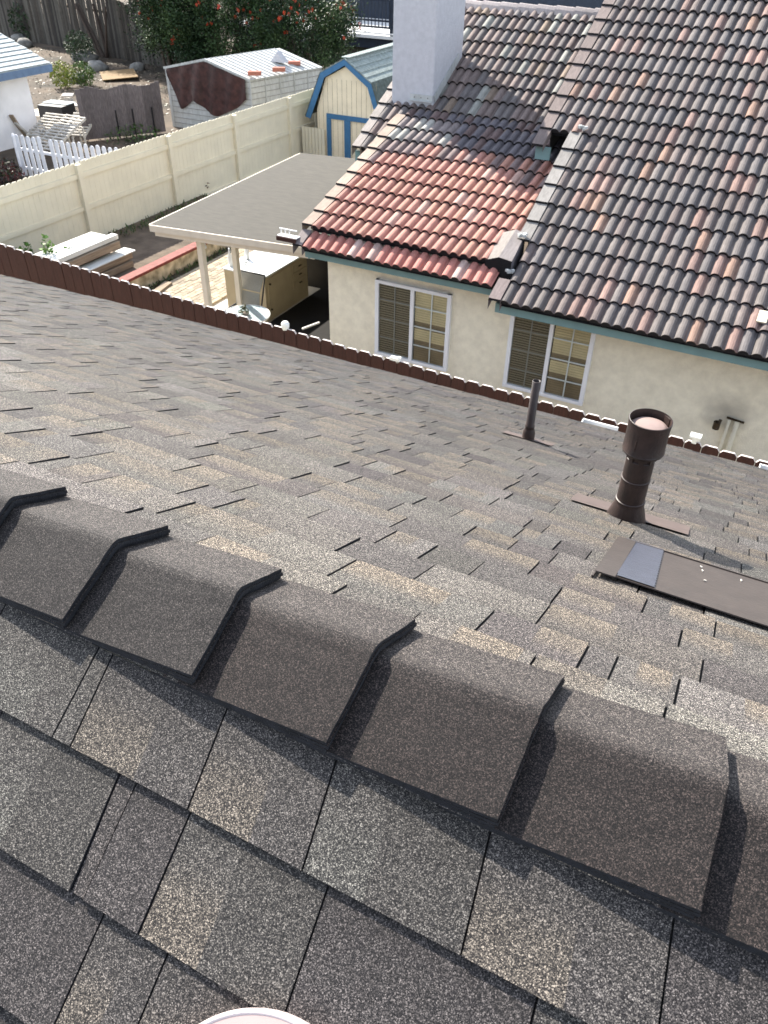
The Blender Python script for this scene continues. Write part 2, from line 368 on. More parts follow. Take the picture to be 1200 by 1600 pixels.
def tone():      # each tab its own granule blend
    k = rnd.random()
    c = C_DK if k < .3 else (C_MD if k < .72 else C_LT)
    c = mixc(c, C_MD, rnd.uniform(.15, .6)); f = rnd.uniform(.9, 1.12)
    return (c[0]*f*rnd.uniform(.99, 1.06), c[1]*f, c[2]*f*rnd.uniform(.93, 1.02))
def slope(P, courses, xlo, xhi, vmax, joints=None, tanp=.5, sun_gain=1.0):
    mb = MB()
    for ci, (v0, v1) in enumerate(zip(courses, courses[1:])):
        # the under layer, continuous, slightly lower than the tabs
        x = xlo
        while x < xhi:
            x2 = min(xhi, x+1.2); vm = min(v1, vmax((x+x2)/2))
            if vm > v0+.01:
                c = (.012, .011, .011)
                tab(mb, P, x, x, x2, x2, v0, vm-.0015, .0065, c, None, None)
            x = x2
        xs = []
        if joints and ci in joints: xs = list(joints[ci])
        if xs:
            x = xs[0][0][0]
            while x > xlo: x -= rnd.uniform(.12, .3); xs.insert(0, ((x, x), 'h', None))
            x = xs[-1][0][0]
            while x < xhi: x += rnd.uniform(.12, .3); xs.append(((x, x), 'h', None))
            runs = [(a[0], b[0], b[1], b[2]) for a, b in zip(xs, xs[1:])]
        else:
            runs = []; x = xlo+rnd.uniform(-.3, 0)
            while x < xhi:
                wd = rnd.choice((.1, .14, .17, .2, .2, .24, .28, .33)); k = 'h'
                runs.append(((x, x), (x+wd, x+wd), k, None)); x += wd
                if rnd.random() < .5:
                    wl = rnd.choice((.05, .08, .11, .14, .17)); runs.append(((x, x), (x+wl, x+wl), 'l', None)); x += wl
        for (a, b, k, tt) in runs:
            vm = min(v1, vmax((a[0]+b[0])/2))
            if vm < v0+.02: continue
            gap = .0021 if sun_gain > 1 else .0014
            c = mulc(tone(), sun_gain); wdt = b[0]-a[0]
            if k == 'l':
                c = mixc(c, C_LT if rnd.random() < .6 else C_DK, .5)
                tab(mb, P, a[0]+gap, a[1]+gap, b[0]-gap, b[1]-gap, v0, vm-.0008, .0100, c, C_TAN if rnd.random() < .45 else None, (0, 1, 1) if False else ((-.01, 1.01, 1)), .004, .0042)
                continue
            tan = None; ts = None
            if tt: c, tan, ts = tt
            elif rnd.random() < tanp:
                tan = mulc(mixc(C_TAN, C_MD, rnd.uniform(0, .5)), max(1, sun_gain*.78)); lo = rnd.choice((0, 0, 0, .35, .5)); ts = (lo, min(1, lo+rnd.choice((.45, .55, .7, 1))), rnd.uniform(.85, 1.12))
            elif wdt > .16:
                tan = c; ts = (0, rnd.uniform(.35, .65), rnd.uniform(.86, 1.13))
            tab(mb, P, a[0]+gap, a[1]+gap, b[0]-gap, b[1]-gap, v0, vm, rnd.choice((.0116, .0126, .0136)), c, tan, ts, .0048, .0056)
    return mb
# near slope, with the joints read off the photograph (top x, butt x)
T1 = (mixc(C_MD, C_DK, .5), mixc(C_TAN, C_MD, .5), (0, .55, 1.0)); T2 = (C_MD, mulc(C_MD, 1.08), (0, .5, .95)); T3 = (mulc(C_DK, .92), C_DK, (0, .6, 1.05)); T0 = (C_MD, mulc(C_MD, 1.15), (0, .5, .95))
jn = {1: [((-.95, -.93), 'h', T2), ((-.752, -.735), 'h', (C_MD, C_LT, (0, .7, .95))), ((-.724, -.700), 'h', (C_MD, C_MD, (0, .5, .9))), ((-.512, -.490), 'h', T1), ((-.333, -.310), 'h', T1), ((-.113, -.094), 'h', (C_MD, C_LT, (0, .4, .85))), ((.110, .128), 'h', T1), ((.33, .345), 'h', T3)],
      2: [((-.84, -.82), 'h', T3), ((-.612, -.585), 'h', (C_MD, C_LT, (0, .45, .8))), ((-.581, -.563), 'l', None), ((-.487, -.470), 'h', T3), ((-.273, -.256), 'h', (C_MD, mixc(C_TAN, C_MD, .45), (0, .42, .82))), ((-.001, .010), 'h', T3), ((.20, .205), 'h', T0)],
      3: [((-.74, -.72), 'h', T3), ((-.529, -.512), 'h', T3), ((-.425, -.41), 'h', T1), ((-.18, -.16), 'h', T1), ((.06, .07), 'h', T3)]}
nb = slope(near, [0, .142, .283, .436, .58, .725, .87]+[.87+.144*k for k in range(1, 24)], -13.5, 7.5, lambda X: 4.2, jn)
put(nb, 'shingle_slope', ['shingle', 'asphalt_edge'], house)['label'] = 'near slope of dark shingles below the ridge caps'
fc = [0]+[.075+.1352*k for k in range(0, 37)]
def fv(X): return eave_v(X)
fb = slope(far, fc, -13.5, 7.5, fv, tanp=.68, sun_gain=1.68)  # far tones raised to put the stronger sun into their colour
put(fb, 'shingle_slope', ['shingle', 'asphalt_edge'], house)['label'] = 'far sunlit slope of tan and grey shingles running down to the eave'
# eave edge: drip edge and a white gutter run
dm = MB()
xs = [-13.5+.5*k for k in range(43)]
for a, b in zip(xs, xs[1:]):
    dm.face([far(a, eave_v(a)-.004, -.004), far(b, eave_v(b)-.004, -.004), far(b, eave_v(b)-.004, -.004)-Vector((0, 0, .14)), far(a, eave_v(a)-.004, -.004)-Vector((0, 0, .14))])
put(dm, 'fascia', 'brown_metal', house)
gm = MB()
for a, b in ((-.93, -.68), (.27, 7.4)):
    p = far(a, 4.70); q = far(b, 4.70)
    for s_, (dy, dz) in enumerate((((.02, -.045)), ((.09, -.035)))): pass
    gm.box(((a+b)/2, p.y+.115, p.z-.05), (b-a, .012, .05)); gm.box(((a+b)/2, p.y+.06, p.z-.075), (b-a, .11, .006)); gm.box((a, p.y+.06, p.z-.05), (.006, .11, .06))
put(gm, 'gutter', 'white', house)
# ridge caps: thick hip-and-ridge shingles, each one its own part, butts towards +X
buttx = [-.104, .125]
bx = [-3.03, -2.79, -2.55, -2.315, -2.08, -1.84, -1.605, -1.375, -1.145+.098, -.814, -.574, -.341, -.104, .125, .365, .60, .84, 1.08, 1.32, 1.56]
while bx[0] > -9: bx.insert(0, bx[0]-.24)
def cap_prof(t, lift, wn=.147, wf=.128):
    """t -1..1 across the ridge (near side negative)"""
    s = t*wn if t < 0 else t*wf
    r = .008                                        # rounded crest
    y = abs(s)
    # hyperbola-like fold that meets both slopes
    z = -(math.sqrt((y*sa/ca)**2+(r*.42)**2)-r*.42)*ca*1.0
    fl = .004*max(0, abs(t)-.7)/.3
    return Vector((0, s*ca, z*1.0+lift+fl*0))
TT = [-1, -.85, -.68, -.5, -.34, -.22, -.13, -.06, 0, .06, .13, .22, .34, .5, .68, .85, 1]
for i, xb in enumerate(bx):
    dk = rnd.uniform(0, 1)
    x0 = xb-.31; cm = MB(); layers = 3
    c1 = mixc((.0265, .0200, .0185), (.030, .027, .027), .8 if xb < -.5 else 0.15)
    c1 = mulc(c1, rnd.uniform(.93, 1.08)); ctop = mixc(c1, (.090, .080, .076), .72)  # worn crest, plus sunlight painted into the crest and far side
    wob = [rnd.uniform(-.0006, .0006) for _ in TT]; skew = rnd.uniform(-.007, .006)
    curl = rnd.uniform(0, .007); curf = rnd.uniform(0, .003); wn_ = rnd.uniform(.142, .151)
    for L_ in range(layers):
        off = (0, -.004, -.001)[2-L_]+.0015*(2-L_)
        P0 = []; P1 = []
        for k, t in enumerate(TT):
            hi = .012+.0078*(L_+1); lo = .008
            sk = skew*t + wob[k] + .010*(1-abs(t))*0
            P1.append(Vector((xb-off+sk+rnd.uniform(-.0006, .0006), CY, CZ))+cap_prof(t, hi, wn_)+Vector((0, 0, curl*max(0, -t-.55)/.45+curf*max(0, t-.6)/.4)))
            P0.append(Vector((x0, CY, CZ))+cap_prof(t, lo-.004+.001*L_))
        nseg = 4
        rows = [[p.lerp(q, s_/nseg)+Vector((0, 0, rnd.uniform(-.0006, .0006))) for p, q in zip(P0, P1)] for s_ in range(nseg+1)]
        if L_ == layers-1:
            for r_ in range(nseg):
                for k in range(len(TT)-1):
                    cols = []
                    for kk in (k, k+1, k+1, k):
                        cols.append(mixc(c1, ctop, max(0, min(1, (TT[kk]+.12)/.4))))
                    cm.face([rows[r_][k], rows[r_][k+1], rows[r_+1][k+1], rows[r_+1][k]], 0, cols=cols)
        if L_ < layers-1:
            for k in range(len(TT)-1): cm.face([P1[k]-Vector((.02, 0, 0)), P1[k+1]-Vector((.02, 0, 0)), P1[k+1], P1[k]], 0, col=c1)
        for k in range(len(TT)-1):       # butt
            dn = Vector((0, 0, -.0068))
            cm.face([P1[k], P1[k+1], P1[k+1]+dn, P1[k]+dn], 1)
        for k in (0, len(TT)-1):         # long edges
            cm.face([P0[k], P1[k], P1[k]+Vector((0, 0, -.0062)), P0[k]+Vector((0, 0, -.004))], 1)
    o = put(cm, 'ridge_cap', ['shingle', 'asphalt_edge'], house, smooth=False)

# vents on the far slope ---------------------------------------------------
def on_far(x, y):
    d = ray(x, y); t = math.tan(PA); k = ((CZ+.012)+CY*t)/(d.z+d.y*t); q = d*k; return q.x, (q.y-CY)/ca
vx, vv = -.200, 1.585
vb = far(vx, vv, .01)
vent = MB()
pl = MB()
x0, v0 = on_far(893, 782); x1, v1_ = on_far(1078, 838)
pl.face([far(-.385, 1.600, .0140), far(-.008, 1.590, .0140), far(-.010, 1.735, .0160), far(-.390, 1.745, .0160)]) 
vent.lathe(vb, [(.070, -.05), (.063, -.005), (.062, 0), (.044, .062), (.0435, .068), (.0455, .070), (.0455, .077), (.0425, .079), (.0420, .150), (.0440, .152), (.0440, .158), (.0420, .160), (.0420, .228), (.0400, .230)], 36)
vp = put(vent, 'vent_pipe', 'brown_metal', house, smooth=True, sharp=True); vp['label'] = 'thick brown flue pipe with a wide drum cap'
capm = MB(); capm.lathe(vb, [(.0385, .228), (.0385, .262)], 30)
for k in range(8):
    t = k*math.pi/4+.2; capm.box(vb+Vector((.0405*math.cos(t), .0405*math.sin(t), .242)), (.014, .004, .03), 0, None, Matrix.Rotation(t+math.pi/2, 3, 'Z'))
capm.lathe(vb, [(.042, .262), (.054, .249), (.0605, .256), (.062, .261), (.0605, .264), (.0600, .335), (.0612, .352), (.062, .356), (.062, .362), (.0597, .363), (.0590, .358), (.0590, .336)], 40)
k1 = put(capm, 'vent_cap', 'brown_metal', vp, smooth=True, sharp=True)
dm = MB(); dm.lathe(vb, [(.0588, .332), (.054, .333), (.050, .341), (.040, .345), (.02, .347), (.0005, .348)], 40)
put(dm, 'vent_lid', 'cap_disc', vp, smooth=True)
st = MB(); st.box(vb+Vector((.041, .041, .346)), (.005, .024, .026), 0, None, Matrix.Rotation(.8, 3, 'Z')); put(st, 'seam_clip', 'brown_metal', vp); st = MB(); st.tube(vb+Vector((-.018, -.0585, .28)), vb+Vector((-.018, -.0585, .315)), .0015)
put(st, 'drum_seam', 'brown_metal', vp)
o = put(pl, 'flashing_plate', 'brown_plate', house)
p2 = far(-.859, 2.9-.0, .008); p2 = Vector((-.859, 3.275, -2.105))
pm = MB(); pm.lathe(p2, [(.034, -.03), (.031, 0), (.030, .035), (.024, .05), (.0215, .06), (.0235, .064), (.0235, .072), (.0205, .076), (.0198, .315), (.0165, .316), (.0160, .20)], 24)
o2 = put(pm, 'vent_pipe', 'brown_metal', house, smooth=True); o2['label'] = 'thin bare brown vent pipe nearer the eave'
pl = MB(); cx = (p2.y-CY)/ca
pl.face([far(-.99, cx-.04, .0145), far(-.73, cx-.05, .0145), far(-.73, cx+.05, .0155), far(-.99, cx+.06, .0155)]); put(pl, 'flashing_plate', 'brown_plate', house)
# slant roof vent sheet
xa, va = on_far(945, 895); xb_, vb_ = on_far(975, 842)
sv = MB(); h0, h1 = .020, .045
def sheet(mb, x0, x1, va, vb, ha, hb, mi=0, th=.003):
    mb.strip([far(x0, va, ha), far(x1, va, ha), far(x1, vb, hb), far(x0, vb, hb), far(x0, va, ha-th), far(x1, va, ha-th), far(x1, vb, hb-th), far(x0, vb, hb-th)],
             [(0, 1, 2, 3), (7, 6, 5, 4), (0, 4, 5, 1), (1, 5, 6, 2), (2, 6, 7, 3), (3, 7, 4, 0)], mi)
VA, VB = .800, 1.142
sheet(sv, -.150, 1.6, VA, VB, .020, .036)
sv.box(far(.72, VB-.004, .022), (1.74, .006, .034), 0, None, Matrix.Rotation(-PA, 3, 'X'))
rv = put(sv, 'roof_vent_panel', 'vent_sheet', house); rv['label'] = 'flat brown metal vent panel let into the shingles at the right'
fl = MB(); sheet(fl, -.166, -.122, VA-.012, VB-.004, .022, .040); sheet(fl, -.170, -.166, VA-.03, VB-.004, .014, .036)
put(fl, 'side_flange', 'vent_sheet', rv)
bs = MB(); n = 34
zz = []
Lp = []; Rp_ = []
for k in range(n+1):
    v = lerp(VA+.004, VB+.006, k/n); hgt = lerp(.0215, .0375, k/n); z_ = .003 if k % 2 else 0
    Lp.append(far(-.121-.028*k/n+z_*.5, v, hgt+.0015)); Rp_.append(far(-.036-.014*k/n-z_, v, hgt+.0015))
for k in range(n): bs.face([Lp[k], Rp_[k], Rp_[k+1], Lp[k+1]])
put(bs, 'metal_patch', 'blue_sheet', rv)
db = MB()
for (X, v) in ((.045, 1.09), (.05, 1.06), (.14, 1.08), (.06, .98)):
    db.box(far(X, v, lerp(.0215, .0375, (v-VA)/(VB-VA))+.001), (.006, .003, .003), 0, None, Matrix.Rotation(rnd.uniform(0, 3), 3, 'Z'))
put(db, 'debris', 'paper', rv)

# ------------------------------------------------------------------ round lid at the bottom edge
q0 = near(-.229, .561, .022); nn = Vector((0, -sa, ca))
lid = thing('round_lid', near(-.231, .573, .0), 'pale pink round lid with a bright raised rim at the bottom edge', 'lid')
m = MB(); m.lathe(q0, [(.139, -.018), (.1405, .004), (.139, .0105), (.1365, .0118), (.1345, .0105)], 96, axis=nn); put(m, 'rim', 'shoe_white', lid, smooth=True)
m = MB(); m.lathe(q0, [(.1345, .0105), (.130, .0105), (.10, .011), (.05, .0115), (.0005, .0115)], 96, axis=nn); put(m, 'lid_top', 'shoe_pink', lid, smooth=True)

# ------------------------------------------------------------------ red boundary fence
YF = 6.1
ft = [(-14, -3.02), (-8.16, -3.262), (-5.39, -3.395), (-3.39, -3.472), (-.873, -3.528), (.38, -3.552), (6, -3.60)]
def ftz(X):
    for (a, za), (b, zb) in zip(ft, ft[1:]):
        if a <= X <= b: return lerp(za, zb, (X-a)/(b-a))
    return -3.6
fe = thing('boundary_fence', (-4, YF, Z0), 'red brown dog-eared board fence running just past the shingle eave', 'fence')
bm_ = MB(); x = -13.9
while x < 5.5:
    wpk = .1385; gp = .0022; z = ftz(x+.07)+rnd.uniform(-.006, .006); x0 = x+gp; x1 = x+wpk+.0; c = .018
    if -3.9 < x < -3.76 or -.95 < x < -.9: pass
    yy = YF+rnd.uniform(-.003, .003); zb = Z0
    poly = [(x0, yy, zb), (x1, yy, zb), (x1, yy, z-.030), (x1-.022, yy, z), (x0+.022, yy, z), (x0, yy, z-.030)]
    off = Vector((0, .023, 0)); a = [Vector(p) for p in poly]
    bm_.strip(a, [tuple(range(6))], 0); bm_.strip([p+off for p in a], [tuple(range(5, -1, -1))], 0)
    for k in range(6):
        p, q = a[k], a[(k+1) % 6]; bm_.face([p, q, q+off, p+off], 1 if k in (2, 3, 4) else 0)
    x += wpk+.003+(.004 if rnd.random() < .12 else 0)
put(bm_, 'fence_boards', ['red_fence', 'fence_top'], fe)
rl = MB()
for zz in (-3.95, -4.9):
    for (a, za), (b, zb) in zip(ft, ft[1:]): rl.box(((a+b)/2, YF+.06, zz), (b-a, .04, .09))
put(rl, 'fence_rail', 'red_fence', fe)
# small white lamps / caps on the fence
for (px, py, lab) in ((446, 512, 'white round cap on the red fence top below the white counter cabinet'), (618, 562, 'small white clip on the red fence under the left window'), (1084, 692, 'white solar light on the red fence right of the flue')):
    p = aty(px, py, YF+.016); X = p.x; m = MB()
    if px == 446: m.lathe((X, YF+.016, ftz(X)), [(.03, -.01), (.04, .02), (.042, .05), (.03, .07), (.001, .075)], 18)
    elif px == 618: m.box((X, YF+.016, ftz(X)+.012), (.10, .045, .03)); m.box((X+.04, YF+.016, ftz(X)+.03), (.03, .03, .02))
    else: m.box((X, YF+.016, ftz(X)+.055), (.09, .07, .018)); m.box((X, YF+.016, ftz(X)+.02), (.04, .04, .06)); m.box((X+.03, YF+.02, ftz(X)+.03), (.02, .05, .02))
    one(m, 'fence_light', 'white', lab, 'light', 'white caps on the red fence', smooth=(px == 446))

# ------------------------------------------------------------------ neighbour's stucco house
YW = 9.95; t28 = math.tan(rad(28)); t17 = math.tan(rad(17.5)); XE = 6.5
nh = thing('stucco_house', (0, YW, ZG), 'cream stucco house with a brown and pink concrete tile roof', 'house')
M['stucco_main'] = M['stucco'].copy()
stn = aty(1135, 655, YW); add_stain(M['stucco_main'], (stn.x, YW, stn.z+.12), (.42, 1, .34), (.16, .145, .13))
wl = MB()
wl.box(((-6.04+XE)/2, YW+.1, (ZG-3.95)/2), (XE+6.04, .2, -3.95-ZG))
wl.box((-5.94, 13.2, (ZG-3.9)/2), (.2, 6.28, -3.9-ZG)); wl.box((XE-.1, 15, (ZG-3.6)/2), (.2, 9.6, -3.6-ZG))
wl.box((-5.94, 14.9, -3.0), (.2, 2.9, 1.6)); wl.box((0, 20, (ZG-3.6)/2), (12.4, .2, -3.6-ZG))
put(wl, 'wall', 'stucco_main', nh)
P_R = [(.172, .152, .147), (.165, .147, .143), (.182, .160, .152), (.195, .160, .150), (.178, .143, .136), (.155, .142, .143)]
P_Rh = [(.31, .20, .155), (.29, .19, .165), (.26, .175, .155)]
def pal_R(j, k):
    c = rnd.choice(P_Rh) if rnd.random() < .13 else rnd.choice(P_R)
    return mulc(c, .72*rnd.uniform(.9, 1.12))
def pal_U(j, k):
    r_ = rnd.random()
    c = (.42, .42, .38) if r_ < .07 else ((.34, .26, .20) if r_ < .15 else ((.30, .235, .215) if r_ < .6 else (.235, .21, .205)))
    return mulc(c, .58*rnd.uniform(.85, 1.12))  # plane toned dark to carry the chimney's shadow in its colour
def pal_L(j, k):
    if k >= 7: return mulc((.105, .097, .108) if rnd.random() < .65 else (.13, .09, .085), rnd.uniform(.8, 1.2)) if j > 6 or k > 8 else mulc((.34, .33, .30) if rnd.random() < .4 else (.20, .17, .165), rnd.uniform(.85, 1.1))  # slate upper rows, darkened further to paint in the chimney's shadow
    if k >= 5 and rnd.random() < .3*(k-4): return mulc((.16, .12, .115), rnd.uniform(.8, 1.3))
    c = (.345, .172, .138) if rnd.random() < .62 else ((.36, .185, .14) if rnd.random() < .8 else (.38, .25, .21))
    return mulc(c, rnd.uniform(.92, 1.1))
def pal_E(j, k):
    r_ = rnd.random(); c = (.40, .17, .14) if r_ < .7 else (.45, .33, .29)
    return mulc(c, rnd.uniform(.85, 1.12))
PW = .1455
PROF = [(0, 0), (.006, .004), (.016, .022), (.036, .038), (.062, .044), (.088, .040), (.108, .026), (.118, .007), (.124, 0), (PW, 0)]
def tiles(x0, x1, y0, z0, tn, n, ex, pal, mb=None, k0=0, xclip=None, lift=.042):
    """courses of barrel tiles on the plane through (y0,z0) rising with slope tn"""
    mb = mb or MB(); a = math.atan(tn); c_, s_ = math.cos(a), math.sin(a)
    def P(x, v, w_): return Vector((x, y0+v*c_-w_*s_, z0+v*s_+w_*c_))
    nj = int(round((x1-x0)/PW))
    for k in range(k0, n):
        for j in range(nj):
            x = x0+j*PW
            if xclip and not xclip(x, k): continue
            col = pal(j, k); jx = rnd.uniform(-.004, .004); jv = rnd.uniform(-.008, .008)+.006*math.sin(j*.31+k*1.7); va = k*ex+jv; vb = (k+1)*ex+.03
            lb = lift+rnd.uniform(-.003, .004)
            A = [P(x+u+jx, va, w_+lb) for u, w_ in PROF]; B = [P(x+u+jx, vb, w_) for u, w_ in PROF]
            m_ = len(PROF)
            i = len(mb.v); mb.v += [tuple(p) for p in A+B]; mb.has = True
            for q in range(m_-1):
                mb.f.append((i+q, i+q+1, i+m_+q+1, i+m_+q)); mb.m.append(0); mb.c += [col]*4
            th = .011
            D = [P(x+u+jx, va, w_+lb-th) for u, w_ in PROF]
            i = len(mb.v); mb.v += [tuple(p) for p in A+D]
            for q in range(m_-1):
                mb.f.append((i+q, i+m_+q, i+m_+q+1, i+q+1)); mb.m.append(0); mb.c += [mulc(col, .9)]*4
            # dark face standing for the shade in the hollow beneath the butt
            i = len(mb.v); mb.v += [tuple(P(x+jx, va+.004, 0.0)), tuple(P(x+PW+jx, va+.004, 0.0))]+[tuple(P(x+u+jx, va+.004, w_+lb-.004)) for u, w_ in reversed(PROF)]
            mb.f.append(tuple(range(i, i+2+m_))); mb.m.append(1); mb.c += [(1, 1, 1)]*(2+m_)
    # deck under the tiles
    L_ = n*ex; l0_ = k0*ex
    mb.face([P(x0, l0_, -.03), P(x1, l0_, -.03), P(x1, L_, -.03), P(x0, L_, -.03)], 1)
    return mb, P
EX = .347
zR = -4.06-.05; yR = 9.25
mbR, PR = tiles(-3.05, XE, yR, zR, t28, 22, EX, pal_R)
m2, _ = tiles(-3.05-3*PW, -3.05, yR, zR, t28, 22, EX, pal_R, None, 9)
def joinmb(a, b):
    off = len(a.v); a.v += b.v; a.f += [tuple(i+off for i in f) for f in b.f]; a.m += b.m; a.c += b.c; a.has = True
# the deck of m2 must not show below its first course
joinmb(mbR, m2)
ro = put(mbR, 'tile_roof', ['tile', 'dark'], nh); ro['label'] = 'large right roof plane of grey brown barrel tiles'
zU = zR-.62
mbU, PU = tiles(-6.62, -6.62+22*PW-.02, yR, zU, t28, 20, EX, pal_U, None, 9)
ro = put(mbU, 'tile_roof', ['tile', 'dark'], nh); ro['label'] = 'upper left roof plane of mottled grey tiles beside the chimney'
# low pitched addition
yL, zL = 9.72, -3.80
mbL, PL = tiles(-6.16, -6.16+20*PW, yL, zL, t17, 10, EX, pal_L, lift=.04)
ro = put(mbL, 'tile_roof', ['tile', 'dark'], nh); ro['label'] = 'low pitched pink tile plane in front of the chimney'
mbE, PE = tiles(-6.16, -6.16+20*PW, 9.46, -4.01, t28, 1, .30, pal_E)
ro = put(mbE, 'eave_tile_row', ['tile', 'dark'], nh); ro['label'] = 'red eave row under the pink tiles'
# rake trims
def rake(P, x, wd, side, n, c, mb, k0=0, ex=EX, h=.16, lift=.055, dirn=1):
    for k in range(k0, n):
        col = mulc(c, rnd.uniform(.88, 1.1)); va = k*ex; vb = (k+1)*ex+.02
        a0 = P(x, va, lift+.03); a1 = P(x+wd, va, lift+.03); b0 = P(x, vb, lift); b1 = P(x+wd, vb, lift)
        mb.face([a0, a1, b1, b0], 0, col=col)
        for (p, q) in ((a0, b0), (a1, b1)):
            mb.face([p, q, q-Vector((0, 0, h)), p-Vector((0, 0, h))], 0, col=mulc(col, .95))
        mb.face([a0, a1, a1-Vector((0, 0, .03)), a0-Vector((0, 0, .03))], 1, col=(1, 1, 1))
rk = MB(); rake(PL, -6.30, .17, 0, 9, (.29, .225, .18), rk); rake(PE, -6.30, .15, 0, 1, (.20, .17, .165), rk, ex=.30)
put(rk, 'rake_tile', ['tile', 'dark'], nh)['label'] = 'cream edge tiles down the left of the pink roof'
rk = MB(); rake(PU, -6.74, .15, 0, 20, (.27, .24, .22), rk, 9); put(rk, 'rake_tile', ['tile', 'dark'], nh)
rk = MB(); rake(PR, -3.20, .16, 0, 1, (.18, .145, .14), rk, 0); put(rk, 'rake_tile', ['tile', 'dark'], nh)
rk = MB(); rake(PR, -3.20, .17, 0, 9, (.25, .235, .22), rk, 3)
put(rk, 'rake_tile', ['tile', 'dark'], nh)['label'] = 'grey edge tiles between the pink plane and the right plane'
rk = MB(); rake(PR, -3.64, .17, 0, 22, (.17, .135, .125), rk, 8, h=.10); put(rk, 'rake_tile', ['tile', 'dark'], nh)['label'] = 'brown edge tiles along the upper right plane'
# end trim of the pink plane: ridge like piece with a dark side
et = MB(); p0 = PL(-3.33, .03, .10); p1 = PL(-3.33, .62, .10)
for k, (a, b) in enumerate(((.0, .62),)):
    A = PL(-3.47, a, .05); B = PL(-3.28, a, .13); C = PL(-3.10, a, .10); A2 = PL(-3.47, b, .05); B2 = PL(-3.28, b, .13); C2 = PL(-3.14, b, .10)
    et.face([A, B, B2, A2], 0, col=(.20, .18, .165)); et.face([B, C, C2, B2], 0, col=(.26, .23, .22)); et.face([C, C2, C2-Vector((0, 0, .35)), C-Vector((0, 0, .30))], 0, col=(.13, .12, .13))
    et.face([A, B, C, C-Vector((0, 0, .3)), A-Vector((0, 0, .08))], 1, col=(1, 1, 1))
put(et, 'ridge_tile', ['tile', 'dark'], nh)
for p in (PR(-3.10, 1.35*EX+.02, .07), PR(-3.12, 3.05*EX, .12), PR(-3.02, 9.0*EX+.03, .12)):
    mm = MB()
    for q in range(7):
        mm.box(p+Vector((rnd.uniform(-.05, .05), rnd.uniform(-.04, .04), rnd.uniform(-.01, .02))), (rnd.uniform(.03, .07), rnd.uniform(.03, .05), .03), 0, None, Matrix.Rotation(rnd.uniform(0, 3), 3, 'Z'))
    put(mm, 'mortar_patch', M['white_metal'], nh)
# ridge tiles on the upper left plane, and the closing slopes behind
def ridge_row(x0, x1, y, z, mb, c, n=.33):
    x = x0
    while x < x1:
        col = mulc(c, rnd.uniform(.9, 1.1)); L_ = min(n, x1-x); pr = [(-.13, -.06), (-.09, .02), (-.035, .065), (.035, .065), (.09, .02), (.13, -.06)]
        A = [Vector((x, y+a, z+b+.02)) for a, b in pr]; B = [Vector((x+L_+.02, y+a*.93, z+b)) for a, b in pr]
        for q in range(5): mb.face([A[q], A[q+1], B[q+1], B[q]], 0, col=col)
        mb.face(A, 1, col=(1, 1, 1)); x += L_
rd = MB(); pU = PU(0, 19.1*EX, 0); ridge_row(-6.6, -3.4, 15.30, PU(0, 0, 0).z+(15.30-PU(0, 0, 0).y)*t28+.02, rd, (.34, .30, .29)); put(rd, 'ridge_tile', ['tile', 'dark'], nh)
rd = MB(); yr = PR(0, 22*EX, 0).y; zr = PR(0, 22*EX, 0).z; ridge_row(-3.5, XE, yr, zr+.03, rd, (.20, .17, .17)); put(rd, 'ridge_tile', ['tile', 'dark'], nh)
bk = MB(); bk.face([(-3.5, yr, zr-.03), (XE, yr, zr-.03), (XE, yr+7, zr-.03-7*t28), (-3.5, yr+7, zr-.03-7*t28)], 0)
zu = PU(0, 0, 0).z+(15.30-yR)*t28; bk.face([(-6.7, 15.3, zu-.03), (-3.4, 15.3, zu-.03), (-3.4, 21, zu-.03-5.7*t28), (-6.7, 21, zu-.03-5.7*t28)], 0)
put(bk, 'back_slope', 'sage', nh)
# gable infill where the right plane stands above the left ones
gi = MB(); gi.face([PR(-3.5, 9*EX, -.03), PR(-3.5, 22*EX, -.03), PR(-3.5, 22*EX, -.9), PR(-3.5, 9*EX, -.62)]); gi.face([PR(-3.07, 0, -.03), PR(-3.07, 9.3*EX, -.03), PR(-3.07, 9.3*EX, -.9), PR(-3.07, .3, -.3)])
put(gi, 'gable_infill', 'dark', nh)
# fascia boards
fa = MB()
fa.box(((-3.14+XE)/2, 9.35, -4.205), (XE+3.14, .03, .125)); fa.box((-3.14+.015, 9.66, -4.15), (.03, .6, .12))
fa.box(((-6.2-3.15)/2, 9.60, -4.105), (3.05, .03, .125)); fa.box((-6.2, 10.6, -3.98), (.03, 1.9, .16), 0, None, Matrix.Rotation(rad(10), 3, 'X'))
fa.box((-3.50, PR(0, 8*EX, 0).y+.10, PR(0, 8*EX, 0).z-.07), (.22, .03, .17))
fa.box((-6.62, PU(0, 9*EX, 0).y+.10, PU(0, 9*EX, 0).z-.16), (.26, .03, .26))
put(fa, 'fascia', 'teal', nh)
so_ = MB(); so_.box(((-3.12+XE)/2, 9.66, -4.16), (XE+3.08, .56, .02)); so_.box(((-6.18-3.14)/2, 9.78, -4.06), (3.02, .33, .02)); put(so_, 'soffit', 'dark', nh)
